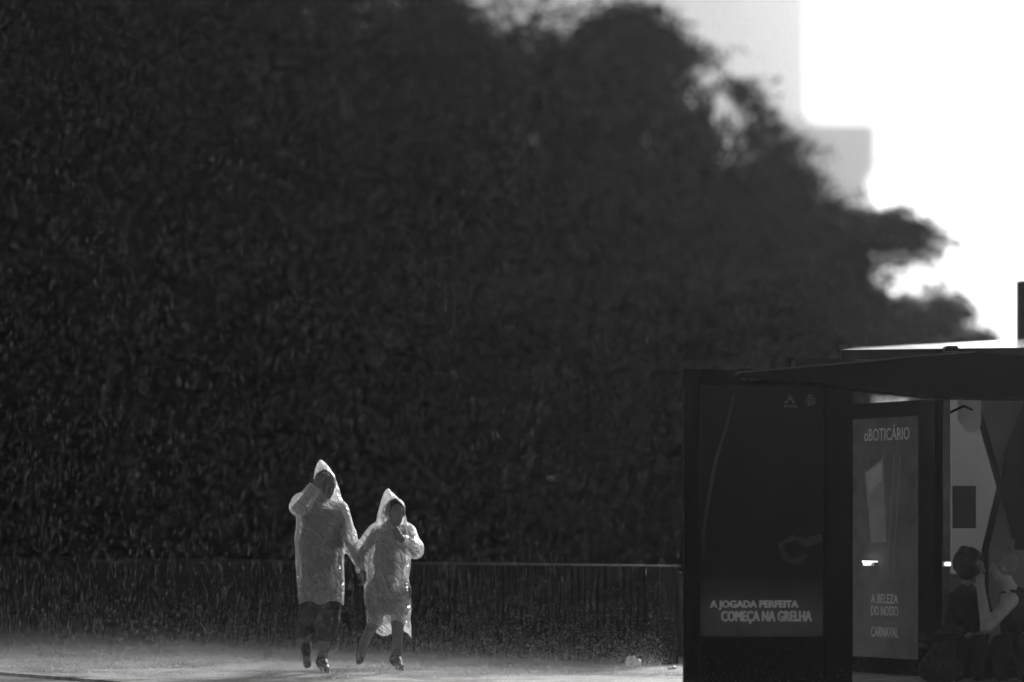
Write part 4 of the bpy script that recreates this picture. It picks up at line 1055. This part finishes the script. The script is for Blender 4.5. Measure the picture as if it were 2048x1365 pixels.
# ------------------------------------------------------------------ litter by the wall
def crumple(label, cat, pos, r, seed):
    fl_ = Field((-.2,-.2,-.1), (.2,.2,.25), .006); rs_ = np.random.default_rng(seed)
    for i in range(9): fl_.ell(rs_.normal(0,.35,3)*np.array(r)+np.array([0,0,r[2]]), np.array(r)*rs_.uniform(.5,.85), .01)
    wrinkle(fl_, .012, seed, 1.3)
    fl_.f = np.maximum(fl_.f, -(fl_.ax[2][None,None,:]-.002)).astype(np.float32)
    V, Qd = fl_.mesh(smooth=0); o = link('crumpled_bag', np_mesh('crumpled_bag', V, 4, Qd), M['litter'], None); o.location = pos
    return tag(o, label, cat)
p_ = P(1265,1336,25.6); crumple('bright white crumpled plastic bag lying before the ribbed wall', 'litter', (p_[0], 25.75, 0), (.052,.046,.044), 3)
p_ = P(1343,1338,25.6); crumple('small flat white scrap on the ground beside the black panel', 'litter', (p_[0], 25.55, 0), (.035,.03,.012), 5)

# ------------------------------------------------------------------ rain and the spray it throws up
def octas(C_, hw, hl, tilt):
    N = len(C_); V = np.zeros((N,6,3), np.float32)
    V[:,0] = C_+np.stack([hw,0*hw,0*hw],1); V[:,1] = C_+np.stack([0*hw,hw,0*hw],1); V[:,2] = C_-np.stack([hw,0*hw,0*hw],1); V[:,3] = C_-np.stack([0*hw,hw,0*hw],1)
    t_ = np.stack([tilt*hl, 0*hl, hl], 1); V[:,4] = C_+t_; V[:,5] = C_-t_
    fa = np.array([[0,1,4],[1,2,4],[2,3,4],[3,0,4],[1,0,5],[2,1,5],[3,2,5],[0,3,5]])
    return V.reshape(-1,3), (np.arange(N)[:,None,None]*6+fa[None]).reshape(-1)
N = 60000
d = (rng.uniform(0,1,N)*(29**3-20**3)+20**3)**(1/3)
x_ = rng.uniform(-1,1,N)*(.18*d+1.0); z_ = rng.uniform(0,1,N)**1.7*(.185*d+1.6)+.02
hw = rng.uniform(.0004,.0008,N); hl = rng.uniform(.008,.040,N)
V, I = octas(np.stack([x_,d,z_],1), hw, hl, rng.normal(.06,.03,N))
tag(link('rain', np_mesh('rain', V, 3, I), M['drop']), 'fine streaking raindrops falling through the whole scene', 'rain', kind='stuff')
N = 900000
x_ = rng.uniform(-7.5,6.5,N); d = rng.uniform(19,33,N)
hgt = rng.exponential(1,N)*rng.choice([.03,.08,.15],N,p=[.36,.40,.24])
wl = A0[1]+(A0[0]-x_)*(-dirw[1]/dirw[0])
ok = (d < wl-.16) & (hgt < .75) & ((d < 27.9) | (x_ < 1.1)) & (d > 23.3-(x_+2.9)*1.35) & ((x_ < 1.2) | (rng.uniform(0,1,N) < .12)) & (d > 22.5)
x_, d, hgt = x_[ok], d[ok], hgt[ok]; n_ = len(x_)
hw = rng.uniform(.0008,.0016,n_).astype(np.float32)
C_ = np.stack([x_,d,hgt+.006],1).astype(np.float32); rt = rng.normal(size=(n_,4,3)).astype(np.float32)*.35 + np.array([[1,1,1],[-1,-1,1],[-1,1,-1],[1,-1,-1]], np.float32)
V = (C_[:,None,:] + rt*hw[:,None,None]).reshape(-1,3)
I = (np.arange(n_)[:,None,None]*4+np.array([[0,1,2],[0,3,1],[0,2,3],[1,3,2]])[None]).reshape(-1)
nc = 3500; cx_ = rng.uniform(-6.5,1.25,nc); cd_ = rng.uniform(22.5,32,nc)
wl = A0[1]+(A0[0]-cx_)*(-dirw[1]/dirw[0]); ok = (cd_ < wl-.2) & (cd_ > 23.4-(cx_+2.9)*1.35); cx_, cd_ = cx_[ok], cd_[ok]; nc = len(cx_)
an = rng.uniform(0,6.28,(nc,8)); rr_ = rng.uniform(.012,.04,(nc,1))*rng.uniform(.8,1.2,(nc,8)); zz_ = rng.uniform(.006,.05,(nc,8))
Cc = np.stack([cx_[:,None]+rr_*np.cos(an), cd_[:,None]+rr_*np.sin(an), zz_],2).reshape(-1,3)
V2, I2 = octas(Cc, rng.uniform(.0018,.0034,len(Cc)), rng.uniform(.002,.005,len(Cc)), rng.normal(0,.3,len(Cc)))
I = np.concatenate([I, I2+len(V)]); V = np.concatenate([V, V2])
tag(link('splash_spray', np_mesh('splash_spray', V, 3, I), M['spray']), 'fine bright spray thrown up by rain on the pavement', 'spray', kind='stuff')

# ------------------------------------------------------------------ the wet air
hm = bpy.data.materials.new('haze'); hm.use_nodes = True
n, l = hm.node_tree.nodes, hm.node_tree.links
n.remove(n['Principled BSDF']); pvn = n.new('ShaderNodeVolumePrincipled')
pvn.inputs['Color'].default_value = (.95,.95,.95,1); pvn.inputs['Density'].default_value = .00023; pvn.inputs['Anisotropy'].default_value = .85
l.new(pvn.outputs[0], n['Material Output'].inputs['Volume'])
hb = MB(); hb.box(-1400, 1400, -60, 1400, -1.2, 280); tag(hb.build('haze', hm), 'pale rain haze filling the air', 'haze', kind='stuff')
